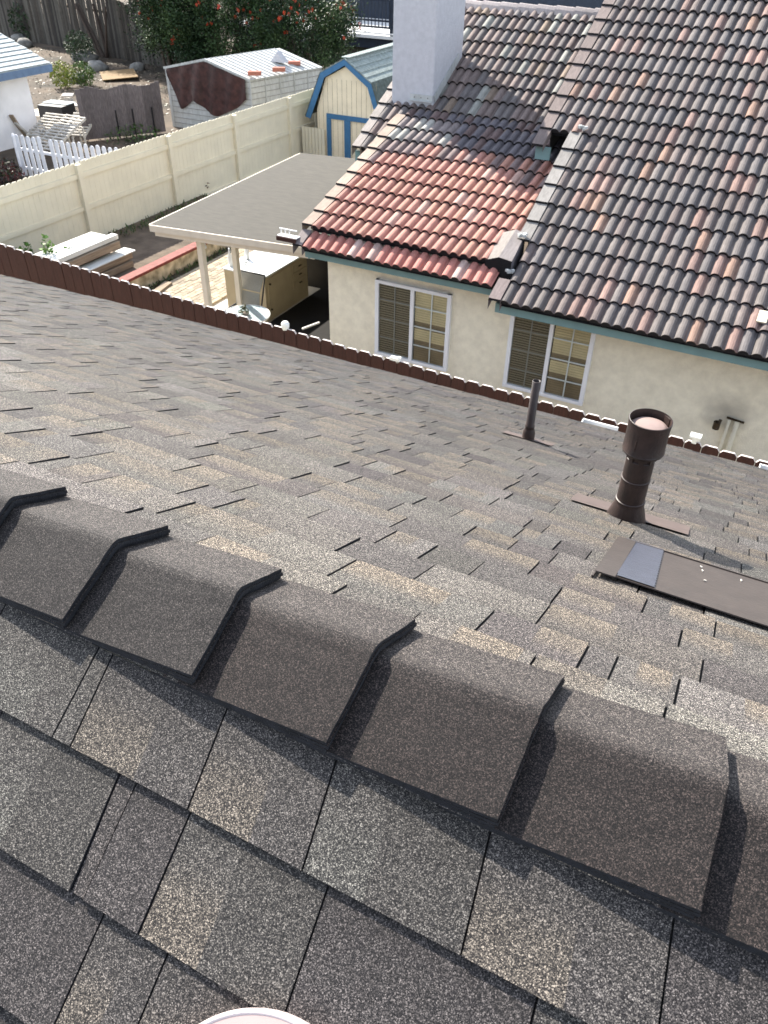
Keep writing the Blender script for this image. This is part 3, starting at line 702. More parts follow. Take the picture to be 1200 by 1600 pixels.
# windows
def window(x0, x1, z0, z1, lab):
    yo = YW
    fr = MB(); fwd = .05
    for (a, b, c, d) in ((x0-.01, x0+fwd, z0, z1), (x1-fwd, x1+.01, z0, z1)): fr.box(((a+b)/2, yo-.025, (c+d)/2), (b-a, .06, d-c))
    fr.box(((x0+x1)/2, yo-.026, z1-fwd/2), (x1-x0+.018, .062, fwd)); fr.box(((x0+x1)/2, yo-.03, z0+fwd/2), (x1-x0+.018, .07, fwd))
    W = put(fr, 'window', 'white_frame', nh, bevel=.004); W['label'] = lab
    xm = (x0+x1)/2
    md = MB(); md.box((xm, yo-.032, (z0+z1)/2), (.055, .05, z1-z0-.1)); put(md, 'meeting_stile', 'white_frame', W)
    bk = MB(); bk.box((xm, yo-.003, (z0+z1)/2), (x1-x0-.06, .004, z1-z0-.06)); put(bk, 'dark_room', 'dark', W)
    bl = MB(); n = 30; zz0, zz1 = z0+fwd, z1-fwd
    for k in range(n):
        z = lerp(zz0, zz1, (k+.5)/n)
        mi = 0 if k > n*.33 else (1 if (k*7) % 5 < 3 else 0)
        dark = 1 if (n*.46 < k < n*.54 or k < n*.30) else 0
        bl.box((lerp(xm, x1, .5), yo-.012, z), (x1-xm-.08, .003, (zz1-zz0)/n*1.02), dark, None, Matrix.Rotation(rad(12), 3, 'X'))
    for k in range(n):
        z = lerp(zz0, zz1, (k+.5)/n); bl.box((lerp(x0, xm, .5), yo-.012, z), (xm-x0-.08, .003, (zz1-zz0)/n*1.02), 2, None, Matrix.Rotation(rad(24), 3, 'X'))
    put(bl, 'blind', ['blind', 'dark_blind', 'screen'], W)
    mu = MB()
    for k in (1, 2, 3): mu.box(((xm+x1)/2, yo-.026, lerp(z0, z1, k/4)), (x1-xm-.07, .012, .018), 0); mu.box(((xm+x0)/2, yo-.020, lerp(z0, z1, k/4)), (xm-x0-.07, .010, .016), 1)
    mu.box(((xm+x1)/2+.008, yo-.0265, (z0+z1)/2), (.018, .012, z1-z0-.1), 0); mu.box(((xm+x0)/2+.008, yo-.0205, (z0+z1)/2), (.016, .010, z1-z0-.1), 1)
    put(mu, 'window_grille', ['muntin', 'muntin_dim'], W)
    gl = MB(); gl.face([(x0+.04, yo-.036, z0+.04), (x1-.04, yo-.036, z0+.04), (x1-.04, yo-.036, z1-.04), (x0+.04, yo-.036, z1-.04)]); put(gl, 'pane', 'glass', W)
window(-5.20, -4.00, -5.62, -4.42, 'left white sliding window under the pink tiles')
window(-3.085, -1.91, -5.62, -4.42, 'right white sliding window partly hidden by the vent pipe')
# pipe, tap and smoke stain
pp = MB(); b = aty(1152, 660, YW-.06); pp.tube((b.x, YW-.05, b.z), (b.x, YW-.05, ZG), .03, n=12); pp.tube((b.x-.10, YW-.04, b.z), (b.x-.10, YW-.04, ZG), .022, n=12)
W = put(pp, 'downpipe', 'cream', nh, smooth=True)
tp = MB(); tp.tube((b.x-.14, YW-.03, b.z+.02), (b.x+.08, YW-.03, b.z-.0), .015, n=10); tp.tube((b.x-.2, YW-.05, b.z-.02), (b.x-.22, YW-.12, b.z-.13), .02, n=10)
tp.lathe((b.x-.23, YW-.08, b.z-.1), [(.03, -.05), (.045, -.05), (.045, .05), (.03, .05), (.03, -.05)], 14)
put(tp, 'tap', 'knob', nh)
# chimney
cf = (-5.79, 12.97); cw = .75; cd = 1.14; cz0 = -3.6; cz1 = -.75
ch = MB(); ch.box((cf[0]-cw/2, cf[1]+cd/2, (cz0+cz1)/2), (cw, cd, cz1-cz0)); 
CH = put(ch, 'chimney', 'chimney', nh, bevel=.02); CH['label'] = 'broad pale stucco chimney rising from the tiles'
cc = MB(); cc.box((cf[0]-cw/2, cf[1]+cd/2, cz1+.04), (cw+.1, cd+.1, .08)); put(cc, 'chimney_cap', 'mortar', CH)
fl = MB(); fl.box((cf[0]-.20, cf[1]-.012, -2.575), (.40, .02, .085)); fl.box((cf[0]-.20, cf[1]-.04, -2.622), (.41, .06, .008)); fl.box((cf[0]+.012, cf[1]+.5, -2.34), (.012, 1.05, .12), 0, None, Matrix.Rotation(rad(28), 3, 'X'))
put(fl, 'flashing', 'white_metal', CH)
for k in range(3):
    bo = MB(); bo.tube((cf[0]-.32+k*.12, cf[1]-.02, -2.575), (cf[0]-.32+k*.12, cf[1]-.03, -2.575), .008, n=8); put(bo, 'bolt', 'knob', CH)
# slipped pale tile near the right eave
mp_ = MB(); q = PR(-.74, 1.35*EX, .10); 
pt = PR(0, 0, 0); d = ray(1192, 495); k_ = (zR+.09-yR*t28)/(d.z-d.y*t28); q = d*k_
mp_.box(q, (.11, .17, .02), 0, None, Matrix.Rotation(rad(28), 3, 'X')); put(mp_, 'tile_fragment', 'cream_top', nh)['label'] = 'pale yellow tile fragment near the right eave'

# ------------------------------------------------------------------ patio cover
pc = thing('patio_cover', (-7.7, 11.8, ZG), 'flat patio cover with grey rolled roofing and cream posts', 'patio cover')
zP = -4.1; A = Vector((-8.96, 9.44, zP)); B = Vector((-6.2, 9.80, zP)); C = Vector((-6.2, 14.7, zP+.02)); D = Vector((-9.20, 14.25, zP+.02))
pr = MB(); n = 10
pr.prism([A, B, C, D], (0, 0, -.03))
for k in range(0):
    a = A.lerp(D, k/7); b = B.lerp(C, k/7); o_ = Vector((0, 0, .004)); pr.face([a+o_, b+o_, b+o_+Vector((0, .02, .0)), a+o_+Vector((0, .02, .0))])
for k in range(0):
    a = A.lerp(D, rnd.random()).lerp(B.lerp(C, .5), rnd.uniform(.1, 1)); pr.box(a+Vector((0, 0, .004)), (rnd.uniform(.3, 1), .02, .006), 0, None, Matrix.Rotation(rnd.uniform(-.2, .2), 3, 'Z'))
put(pr, 'roof_deck', 'patio_roof', pc)
fz = MB()
def fboard(p, q, h, th, dz=0):
    fz.bar(p+Vector((0, 0, dz-h/2)), q+Vector((0, 0, dz-h/2)), th, h)
fboard(A+Vector((0, -.015, 0)), B+Vector((0, -.015, 0)), .10, .03, -.005); fboard(A+Vector((.04, .05, 0)), B+Vector((0, .05, 0)), .08, .04, -.105)
fboard(A+Vector((-.015, 0, 0)), D+Vector((-.015, 0, 0)), .10, .03, -.005)
put(fz, 'fascia', 'patio_paint', pc)
bmz = MB()
bmz.bar(Vector((-8.8, 9.75, zP-.16)), Vector((-6.2, 10.05, zP-.16)), .06, .14)
for k in range(9): bmz.bar(A.lerp(B, .05+k*.11)+Vector((0, .08, -.08)), D.lerp(C, .05+k*.11)+Vector((0, 0, -.08)), .04, .09)
put(bmz, 'rafter', 'patio_paint', pc)
for (pxt, pyt) in ((312, 372), (366, 380)):
    pm_ = MB(); t_ = aty(pxt, pyt, 9.72 if pxt == 312 else 10.9); pm_.box((t_.x, t_.y, (zP-.12+ZG)/2), (.095, .095, zP-.12-ZG)); put(pm_, 'post', 'patio_paint', pc, bevel=.006)
pm_ = MB(); pm_.box((-8.9, 14.0, (zP-.12+ZG)/2), (.095, .095, zP-.12-ZG)); put(pm_, 'post', 'patio_paint', pc)
lp = MB(); t_ = aty(317, 380, 9.85); lp.lathe((t_.x, t_.y, t_.z-.06), [(.02, .08), (.035, .06), (.055, .0), (.05, -.02), (.001, -.03)], 18); put(lp, 'lamp', 'white', pc, smooth=True)
# gutter end with brown front
gt = MB(); a = aty(432, 370, 9.43); b = aty(462, 379, 9.43); gt.box(((a.x+b.x)/2, 9.43, (a.z+b.z)/2), (b.x-a.x, .02, .06)); tg = put(gt, 'gutter_end', 'red_fence', nh)
gt = MB(); gt.box(((a.x+b.x)/2, 9.50, (a.z+b.z)/2+.03), (b.x-a.x, .11, .012)); gt.box(((a.x+b.x)/2-.02, 9.53, (a.z+b.z)/2+.11), (b.x-a.x-.03, .02, .012))
for k in range(3): gt.box((a.x+.02+k*.07, 9.53, (a.z+b.z)/2+.07), (.012, .02, .08))
put(gt, 'gutter_bracket', 'white', nh)

# ------------------------------------------------------------------ cabinet, chair, table and small items on the patio
cb = thing('outdoor_cabinet', (-8.9, 12.3, ZG), 'beige counter cabinet with white top, one door and three drawers', 'cabinet')
cx0, cx1, cy0, cy1, cz = -9.36, -8.44, 11.62, 13.10, ZG+.88
m = MB(); m.box(((cx0+cx1)/2, (cy0+cy1)/2, (ZG+cz)/2), (cx1-cx0, cy1-cy0, cz-ZG)); put(m, 'cabinet_body', 'cab', cb)
m = MB(); m.box(((cx0+cx1)/2, (cy0+cy1)/2, cz+.015), (cx1-cx0+.05, cy1-cy0+.04, .028)); put(m, 'countertop', 'counter', cb, bevel=.004)
m = MB(); m.box((cx1+.008, cy0+.46, ZG+.47), (.016, .76, .72)); dr = put(m, 'door', 'cab', cb, bevel=.004)
m = MB()
for z in (.72, .22):
    m = MB(); m.tube((cx1+.016, cy0+.13, ZG+z), (cx1+.04, cy0+.13, ZG+z), .02, n=12); put(m, 'handle', 'knob', dr)
for k in range(3):
    m = MB(); m.box((cx1+.008, cy1-.30, ZG+.74-k*.17), (.016, .50, .145)); d_ = put(m, 'drawer', 'cab', cb, bevel=.004)
    m = MB(); m.box((cx1+.028, cy1-.30, ZG+.74-k*.17), (.02, .09, .018)); put(m, 'handle', 'knob', d_)
m = MB(); zc = cz+.03; q = atz(452, 384, zc); m.lathe((q.x+.02, q.y-.05, zc), [(.16, 0), (.20, .035), (.19, .04), (.15, .012), (.001, .01)], 28)
one(m, 'sink_bowl', 'steel', 'round steel bowl on the right end of the white counter', 'bowl', smooth=True)
for (px, py, h, lab) in ((358, 416, .34, 'tall clear bottle at the left end of the counter behind the post'), (384, 405, .30, 'white narrow necked bottle standing on the counter right of the post')):
    q = atz(px, py, zc); m = MB(); m.lathe((q.x+.02, q.y+.03, zc), [(.001, 0), (.04, .0), (.042, .02), (.042, h*.55), (.018, h*.75), (.016, h), (.001, h)], 16)
    one(m, 'bottle', 'white', lab, 'bottle', 'bottles on the counter', smooth=True)
q = atz(384, 414, zc); m = MB(); m.lathe((q.x, q.y, zc), [(.02, 0), (.012, .02), (.03, .06), (.02, .07), (.001, .075)], 12); m.box((q.x+.03, q.y, zc+.05), (.05, .01, .04))
one(m, 'ornament', 'counter', 'little pale figure ornament near the front corner of the counter', 'ornament')
# sling chair
chx = atz(398, 500, ZG+.30)
chx = Vector((-8.30, 10.95, ZG)); c_ = thing('patio_chair', chx, 'folded taupe sling patio chair standing behind the glass table', 'chair')
m = MB(); w2 = .25
tl = aty(372, 425, 11.05); tr = aty(410, 428, 11.05); cxm = (tl.x+tr.x)/2; w2 = (tr.x-tl.x)/2; zt = tl.z
for sx in (-1, 1):
    m.tube((cxm+sx*w2, 11.12, zt+.01), (cxm+sx*w2, 10.85, ZG+.40), .014, n=8); m.tube((cxm+sx*w2, 10.85, ZG+.40), (cxm+sx*w2, 10.45, ZG+.43), .014, n=8)
    m.tube((cxm+sx*w2, 10.45, ZG+.43), (cxm+sx*w2, 10.40, ZG), .014, n=8); m.tube((cxm+sx*w2, 10.9, ZG+.42), (cxm+sx*w2, 11.15, ZG), .014, n=8)
    m.tube((cxm+sx*w2, 10.95, ZG+.62), (cxm+sx*w2, 10.45, ZG+.62), .016, n=8)
m.tube((cxm-w2, 11.12, zt+.01), (cxm+w2, 11.12, zt+.01), .014, n=8)
put(m, 'chair_frame', 'black', c_, smooth=True)
m = MB(); m.bar((cxm, 11.11, zt), (cxm, 10.94, zt-.24), 2*w2-.02, .012, up=(0, -1, 0)); m.bar((cxm, 10.93, zt-.26), (cxm, 10.85, ZG+.42), 2*w2-.02, .012, up=(0, -1, 0)); put(m, 'backrest', 'chair_fabric', c_)
m = MB(); m.box((cxm, 10.66, ZG+.43), (2*w2-.02, .42, .012)); put(m, 'seat', 'chair_fabric', c_)
# round glass table
tb = Vector((-8.03, 10.43, ZG)); T_ = thing('glass_table', tb, 'round glass topped patio table just behind the red fence', 'table')
m = MB(); m.lathe((tb.x, tb.y, ZG+.70), [(.001, 0), (.40, 0), (.41, .006), (.40, .012), (.001, .012)], 48); put(m, 'tabletop', 'table_glass', T_, smooth=False)
m = MB(); m.lathe((tb.x, tb.y, ZG+.70), [(.395, -.008), (.42, -.008), (.42, .018), (.408, .018), (.408, -.002)], 48); put(m, 'rim', 'white', T_, smooth=True)
for k in range(4):
    t = k*math.pi/2+.5; m = MB(); m.tube((tb.x+.3*math.cos(t), tb.y+.3*math.sin(t), ZG+.69), (tb.x+.34*math.cos(t), tb.y+.34*math.sin(t), ZG), .013, n=8); put(m, 'leg', 'white', T_)
def leaves(mb, centre, rad3, n, size, cols, flat=.5, shell=.35):
    for _ in range(n):
        while True:
            p = Vector((rnd.uniform(-1, 1), rnd.uniform(-1, 1), rnd.uniform(-1, 1)))
            if shell < p.length < 1: break
        p = Vector((p.x*rad3[0], p.y*rad3[1], p.z*rad3[2]))+Vector(centre)
        a = Vector((rnd.uniform(-1, 1), rnd.uniform(-1, 1), rnd.uniform(-1, 1))).normalized(); b = a.cross(Vector((rnd.uniform(-1, 1), rnd.uniform(-1, 1), rnd.uniform(-1, 1)))).normalized()
        s_ = size*rnd.uniform(.6, 1.3); c = mulc(rnd.choice(cols), rnd.uniform(.7, 1.3))
        mb.face([p-a*s_, p+b*s_*.35, p+a*s_, p-b*s_*.35], 0, col=c)
GR = [(.045, .085, .02), (.06, .11, .025), (.035, .065, .02)]
m = MB(); leaves(m, (tb.x-.02, tb.y-.02, ZG+.80), (.09, .09, .09), 70, .04, [(.06, .07, .04), (.3, .3, .2), (.12, .12, .07)], shell=0); m.tube((tb.x, tb.y, ZG+.713), (tb.x, tb.y, ZG+.76), .05, .06, col=(.3, .25, .2))
one(m, 'table_plant', 'leaf', 'small wilted plant in a pot on the glass table', 'plant')
m = MB(); p_ = [Vector((-8.36, 11.2, ZG+.03)), Vector((-6.9, 11.0, ZG+.03)), Vector((-6.1, 12.0, ZG+.03)), Vector((-6.1, 13.45, ZG+.03)), Vector((-8.36, 13.45, ZG+.03))]; m.prism(p_, (0, 0, .012))  # mat stretched to the back so its black stands for shade
one(m, 'floor_mat', 'rubber', 'black rubber mat on the patio floor right of the cabinet, stretched to the back to stand for shade', 'mat')
m = MB(); a = atz(484, 507, ZG+.4); b = atz(500, 505, ZG+.55); m.bar(atz(472, 514, ZG+.25), atz(499, 504, ZG+.3), .03, .03); 
one(m, 'white_stick', 'white', 'short white rod lying beside the stucco wall corner', 'rod')
# black sheet added to stand for the deep shade beyond the cabinet
m = MB(); m.box((-7.7, 13.55, (ZG-4.25)/2), (3.3, .06, -4.25-ZG)); one(m, 'patio_shade_sheet', 'black', 'black sheet added for the deep shade between the cabinet and the house wall', 'screen')

# ------------------------------------------------------------------ low garden wall, soil, timber stack, shrubs
gw = thing('garden_wall', (-11.6, 12, ZG), 'low stained block wall with a red painted cap', 'garden wall')
m = MB(); m.box((-11.66, 13.2, ZG+.15), (.18, 7.6, .30)); put(m, 'wall_blocks', 'block', gw)
m = MB(); m.box((-11.66, 13.2, ZG+.33), (.24, 7.62, .06)); put(m, 'wall_cap', 'cap_red', gw, bevel=.008)
m = MB()
for k in range(26):
    for j in range(12):
        pass
m.face([(-14.1, 9, ZG+.22), (-11.75, 9, ZG+.22), (-11.75, 17, ZG+.22), (-14.1, 17, ZG+.22)])
tag(m.build('planting_bed', 'soil'), 'dark bare soil bed between the garden wall and the cream fence', 'soil', kind='structure')
m = MB()
for k in range(1500):
    p = Vector((rnd.choice((-11.50, -11.50, -14.0, -13.8))+rnd.uniform(-.05, .22), rnd.uniform(10, 17), ZG)); p.z = ZG+.03 if p.x > -11.9 else ZG+.24
    s_ = rnd.uniform(.03, .09); a = rnd.uniform(0, 6.28); d_ = Vector((math.cos(a), math.sin(a), rnd.uniform(.5, 2))).normalized()*s_; q_ = Vector((-math.sin(a), math.cos(a), 0))*s_*.25
    m.face([p-q_, p+q_, p+d_+q_*.3, p+d_-q_*.3], 0, col=mulc(rnd.choice([(.05, .09, .02), (.09, .09, .03), (.04, .07, .02)]), rnd.uniform(.7, 1.3)))
one(m, 'weeds', 'leaf', 'straggly weeds along the foot of the low wall and cream fence', 'weeds', kind='stuff')
def shrub(name, px, py, zbase, r, n, lab, cols, size=.05, cat='shrub'):
    q = atz(px, py, zbase); m = MB(); leaves(m, (q.x, q.y, zbase+r*.9), (r, r, r*.95), n, size, cols, shell=.1)
    t_ = thing(name, (q.x, q.y, zbase), lab, cat); put(m, 'foliage', 'leaf', t_); s2 = MB()
    for k in range(5): s2.tube((q.x, q.y, zbase), (q.x+rnd.uniform(-.6, .6)*r, q.y+rnd.uniform(-.6, .6)*r, zbase+r*1.3), .012, .004, n=6, col=(.08, .05, .03))
    put(s2, 'stem', 'leaf', t_)
BG = [(.13, .26, .05), (.09, .19, .035), (.20, .34, .08)]
q = aty(78, 385, 9.3)
for (px, py, hh, lab) in ((80, 418, .75, 'bright green upright plant in front of the cream fence'), (50, 402, .42, 'low light green plant at the left behind the red fence'), (101, 410, .35, 'small green sprig beside the end of the timber stack')):
    q = atz(px, py, ZG+.6); m = MB(); b0 = Vector((q.x, q.y, ZG+.22))
    t_ = thing('leafy_plant', b0, lab, 'plant', 'leafy plants by the cream fence')
    H = hh+.38
    for k in range(5):
        tip = b0+Vector((rnd.uniform(-.22, .22), rnd.uniform(-.15, .15), H*rnd.uniform(.6, 1)))
        for j in range(26):
            p = b0.lerp(tip, .3+.7*j/26)+Vector((rnd.uniform(-.05, .05), rnd.uniform(-.05, .05), rnd.uniform(-.03, .03)))
            a = Vector((rnd.uniform(-1, 1), rnd.uniform(-1, 1), rnd.uniform(-.3, .8))).normalized()*rnd.uniform(.05, .10); b_ = a.cross(Vector((rnd.uniform(-1, 1), rnd.uniform(-1, 1), rnd.uniform(-1, 1)))).normalized()*a.length*.5
            m.face([p, p+a*.5+b_, p+a, p+a*.5-b_], 0, col=mulc(rnd.choice(BG), rnd.uniform(.7, 1.2)))
    put(m, 'foliage', 'leaf', t_)
    s2 = MB()
    for k in range(4): s2.tube(b0, b0+Vector((rnd.uniform(-.15, .15), rnd.uniform(-.1, .1), H*.8)), .008, .003, n=5, col=(.1, .12, .04))
    put(s2, 'stem', 'leaf', t_)
# timber stack along Y
zs = ZG+.24; pl_ = [(-12.82, 8.6, 11.95, .44, 'pale_plank', 'wide pale plank, topmost and leftmost of the timber stack', .60, .10),
       (-12.50, 8.4, 12.10, .16, 'pale_plank', 'narrow pale plank beside the wide one on the timber stack', .60, .10),
       (-12.70, 8.3, 12.05, .68, 'brown_plank', 'upper thick brown plank under the pale planks', .44, .15),
       (-12.36, 8.3, 12.28, .32, 'pale_plank', 'pale metal edged plank sticking out halfway up the stack', .33, .03),
       (-12.62, 8.3, 12.20, .80, 'brown_plank', 'middle brown plank of the timber stack', .20, .12),
       (-12.62, 8.3, 12.15, .82, 'brown_plank', 'lowest brown plank resting on the soil bed', .04, .14)]
for (x, y0, y1, wd, mt, lab, dz, th) in pl_:
    m = MB(); m.box((x, (y0+y1)/2, zs+dz+th/2-.05), (wd, y1-y0, th-.006), 0, None, Matrix.Rotation(rad(rnd.uniform(-1, 1)), 3, 'Z')); one(m, 'wood_plank', mt, lab, 'plank', 'stacked timber behind the red fence', bevel=.006)
m = MB(); a = atz(235, 462, ZG+.1); b = atz(263, 440, ZG+.1); m.bar((a.x, a.y, ZG+.06), (b.x, b.y, ZG+.06), .16, .08); one(m, 'wood_beam', 'brown_plank', 'short dark beam lying on the ground against the low wall', 'beam')
m = MB(); q = atz(312, 298, ZG+.2); leaves(m, (q.x, q.y, ZG+.35), (.3, .22, .18), 260, .05, [(.10, .02, .02), (.14, .03, .03), (.05, .02, .02)], shell=0); m.tube((q.x, q.y, ZG), (q.x, q.y, ZG+.25), .02, col=(.05, .03, .02)); one(m, 'red_shrub', 'leaf', 'low dark red shrub at the foot of the cream fence', 'shrub')
for (px, py, h, lab) in ((395, 262, .5, 'wispy weed by the cream fence above the patio roof'), (412, 255, .6, 'taller wispy weed beside the fence rail'), (360, 275, .35, 'short wispy weed lowest along the cream fence')):
    q = atz(px, py+8, ZG); b0 = Vector((q.x, q.y, ZG)); m = MB()
    for k in range(6):
        tip = b0+Vector((rnd.uniform(-.25, .25), rnd.uniform(-.25, .25), h*rnd.uniform(.7, 1.2)))
        m.tube(b0, tip, .006, .002, n=4, col=(.08, .07, .04))
        for j in range(7):
            p = b0.lerp(tip, .3+.1*j); a = Vector((rnd.uniform(-1, 1), rnd.uniform(-1, 1), .4)).normalized()*.06; b_ = Vector((0, 0, 1)).cross(a)*.4
            m.face([p, p+a*.5+b_, p+a, p+a*.5-b_], 0, col=(.05, .07, .03))
    one(m, 'weed', 'leaf', lab, 'weed', 'weeds along the cream fence')

# ------------------------------------------------------------------ cream fence
XF = -14.18; zt = ZG+1.87
cfn = thing('cream_fence', (XF, 15, ZG), 'long cream painted board fence stepping back between the yards', 'fence')
m = MB(); y = 6.3
while y < 22.9:
    wd = .142; z = zt+rnd.uniform(-.006, .006)
    a = [Vector((XF, y, ZG+.05)), Vector((XF, y+wd, ZG+.05)), Vector((XF, y+wd, z-.028)), Vector((XF, y+wd-.03, z)), Vector((XF, y+.03, z)), Vector((XF, y, z-.028))]
    m.prism(a, (-.018, 0, 0)); y += wd+.0035
put(m, 'fence_boards', 'cream', cfn)
m = MB()
for dz, h in ((1.60, .10), (.92, .09), (.14, .09)): m.box((XF+.022, 14.6, ZG+dz), (.04, 16.6, h))
m.box((XF+.028, 14.6, ZG+1.80-.02), (.018, 16.6, .0001)) if False else None
put(m, 'fence_rail', 'cream', cfn)
for y in (10.1, 12.99, 16.0, 18.7, 21.4, 22.85):
    m = MB(); m.box((XF+.035, y, (ZG+zt)/2-.01), (.12, .13, zt-ZG-.04)); put(m, 'fence_post', 'cream', cfn, bevel=.004)
# short low section and the gate return towards the shed
lf = thing('low_fence', (-13.9, 22.9, ZG), 'short low cream fence beside the blue trimmed shed', 'fence')
m = MB(); x = XF+.12
while x < -13.3:
    m.box((x+.05, 21.9, ZG+.5), (.10, .02, 1.0)); x += .115
put(m, 'fence_boards', 'cream', lf)
m = MB(); m.box((XF+.02+.35, 23.0, ZG+.9), (.9, .03, 1.85)); put(m, 'fence_panel', 'cream_top', lf)

# ------------------------------------------------------------------ blue trimmed gambrel shed
YS = 22.0; sd = thing('garden_shed', (-12.5, YS, ZG), 'cream garden shed with blue trim and a barn style roof', 'shed')
prof = [(-13.56, ZG), (-13.56, -5.0), (-13.24, -4.15), (-12.54, -3.80), (-11.80, -4.25), (-11.50, -5.0), (-11.50, ZG)]
m = MB(); m.prism([(x, YS, z) for x, z in prof], (0, 3.4, 0)); put(m, 'wall', 'shed_cream', sd)
m = MB()
for k in range(13):
    x = -13.5+k*.16; m.box((x, YS-.003, -5.3), (.008, .004, 2.3))
put(m, 'siding_groove', 'cab', sd)
out = [(-13.90, -5.22), (-13.34, -4.02), (-12.54, -3.62), (-11.68, -4.17), (-11.46, -4.75)]
inn = [(-13.74, -5.26), (-13.22, -4.13), (-12.54, -3.77), (-11.80, -4.26), (-11.60, -4.80)]
m = MB()
for k in range(4):
    m.prism([(out[k][0], YS-.12, out[k][1]), (out[k+1][0], YS-.12, out[k+1][1]), (inn[k+1][0], YS-.12, inn[k+1][1]), (inn[k][0], YS-.12, inn[k][1])], (0, .03, 0))
put(m, 'trim_board', 'blue_trim', sd)
for k, mt in ((0, 'sage'), (1, 'shed_roof'), (2, 'shed_roof'), (3, 'sage')):
    m = MB(); a = Vector((out[k][0], YS-.12, out[k][1]+.01)); b = Vector((out[k+1][0], YS-.12, out[k+1][1]+.01)); off = Vector((0, 3.7, 0)); nrm = (b-a).cross(off).normalized()
    if nrm.z < 0: nrm = -nrm
    m.prism([a, b, b+nrm*.02, a+nrm*.02], off)
    nc = 5
    for j in range(nc):
        p = a.lerp(b, (j+.5)/nc); q = b if k < 2 else a
        dr_ = (b-a).normalized()*(1 if k < 2 else -1); pp_ = a.lerp(b, (j+.9)/nc if k >= 2 else (j+.1)/nc)
        m.prism([pp_+nrm*.021, pp_+dr_*(.15)+nrm*.021, pp_+nrm*.034], off*.999)
    put(m, 'roof', mt, sd)
m = MB()
for k in range(26): m.box((-12.54, YS+.0+k*.14, -3.585+.01), (.26, .11, .02), 0, None, Matrix.Rotation(rad(4), 3, 'X'))
put(m, 'ridge_cap', 'shed_roof', sd)
m = MB()
dx0, dx1 = -13.22, -11.75; dz1 = -5.08
m.box(((dx0+dx1)/2, YS-.03, dz1-.06), (dx1-dx0, .03, .13)); 
for x in (dx0+.07, -12.52, dx1-.07): m.box((x, YS-.03, (dz1-.13+ZG)/2), (.14 if x != -12.52 else .20, .03, dz1-.13-ZG))
m.box((dx0+.33, YS-.03, ZG+.1), (.5, .03, .12)); m.box((dx1-.33, YS-.03, ZG+.1), (.5, .03, .12))
put(m, 'door', 'blue_trim', sd)

# ------------------------------------------------------------------ white metal shed behind the fence
ms = thing('metal_shed', (-18.5, 24.5, ZG), 'weathered white metal shed with bricks holding a cover on its roof', 'shed')
x0, x1 = -20.42, -17.02; y0 = 23.5; Ls = 3.3; sk = Vector((.70, Ls, 0)) # long axis leans a little to the right
def S_(x, z, t): return Vector((x, y0, z))+sk*t
pr_ = [(x0, ZG), (x0, -4.68), (-18.72, -4.33), (x1, -4.75), (x1, ZG)]
m = MB()
m.strip([S_(x, z, 0) for x, z in pr_]+[S_(x, z, 1) for x, z in pr_], [(4, 3, 2, 1, 0), (5, 6, 7, 8, 9), (0, 1, 6, 5), (3, 4, 9, 8)])
put(m, 'wall', 'white_metal', ms)
m = MB()
for k in range(10): z = ZG+.15+k*.17; m.bar(S_(x0, z, 0)+Vector((0, -.008, 0)), S_(x1, z, 0)+Vector((0, -.008, 0)), .012, .02, mi=1); m.bar(S_(x1, z, 0)+Vector((.008, 0, 0)), S_(x1, z, 1)+Vector((.008, 0, 0)), .012, .02, mi=1)
for k in range(6): p = S_(x1, ZG, k/5); m.bar(p+Vector((.015, 0, 0)), p+Vector((.015, 0, 1.72)), .05, .02)
m.bar(S_(x0, ZG, 0)+Vector((.02, -.012, 0)), S_(x0, -4.7, 0)+Vector((.02, -.012, 0)), .10, .03)
put(m, 'wall_rib', ['white_metal', 'groove'], ms)
m = MB(); o_ = Vector((0, 0, .012))
for (a, b) in (((x0-.06, -4.70), (-18.72, -4.32)), ((-18.72, -4.32), (x1+.06, -4.77))):
    A_, B_ = S_(a[0], a[1], -.01)+o_, S_(b[0], b[1], -.01)+o_; m.prism([A_, B_, B_+Vector((0, 0, .02)), A_+Vector((0, 0, .02))], sk*1.02)
    for k in range(15): t = k/15+.01; m.bar(A_+sk*t+Vector((0, 0, .03)), B_+sk*t+Vector((0, 0, .03)), .03, .022)
    m.bar(A_+Vector((0, -.01, .01)), B_+Vector((0, -.01, .01)), .03, .07)
put(m, 'roof', 'white_metal', ms)
# dark cover hanging over the front
nu, nv = 40, 14; m = MB(); V = []
def topz(x): return lerp(-4.68, -4.33, (x-x0)/(-18.72-x0)) if x < -18.72 else lerp(-4.33, -4.75, (x+18.72)/(x1+18.72))
def botz(u):
    pts = [(0, -4.9), (.13, -5.9), (.16, -5.86), (.30, -5.55), (.34, -5.55), (.53, -5.92), (.62, -5.96), (.87, -5.6), (1, -5.3)]
    for (a, za), (b, zb) in zip(pts, pts[1:]):
        if a <= u <= b: return lerp(za, zb, (u-a)/(b-a))
for i in range(nu+1):
    u = i/nu; x = lerp(x0+.06, x1-.12, u)
    for j in range(nv+1):
        v = j/nv; z = lerp(topz(x)-.02, botz(u), v); d_ = .05+.09*v*math.sin(u*22)*math.exp(-((u-.3)/.18)**2)+.03*math.sin(u*31+v*3)+rnd.uniform(-.01, .01); xx_ = x+(.03*v*math.sin(u*9))
        V.append((xx_, y0-abs(d_)-.02, z))
m.strip(V, [(i*(nv+1)+j, (i+1)*(nv+1)+j, (i+1)*(nv+1)+j+1, i*(nv+1)+j+1) for i in range(nu) for j in range(nv)])
one(m, 'tarpaulin', 'tarp', 'dark maroon tarpaulin hanging over the front of the white metal shed', 'tarpaulin', smooth=True)
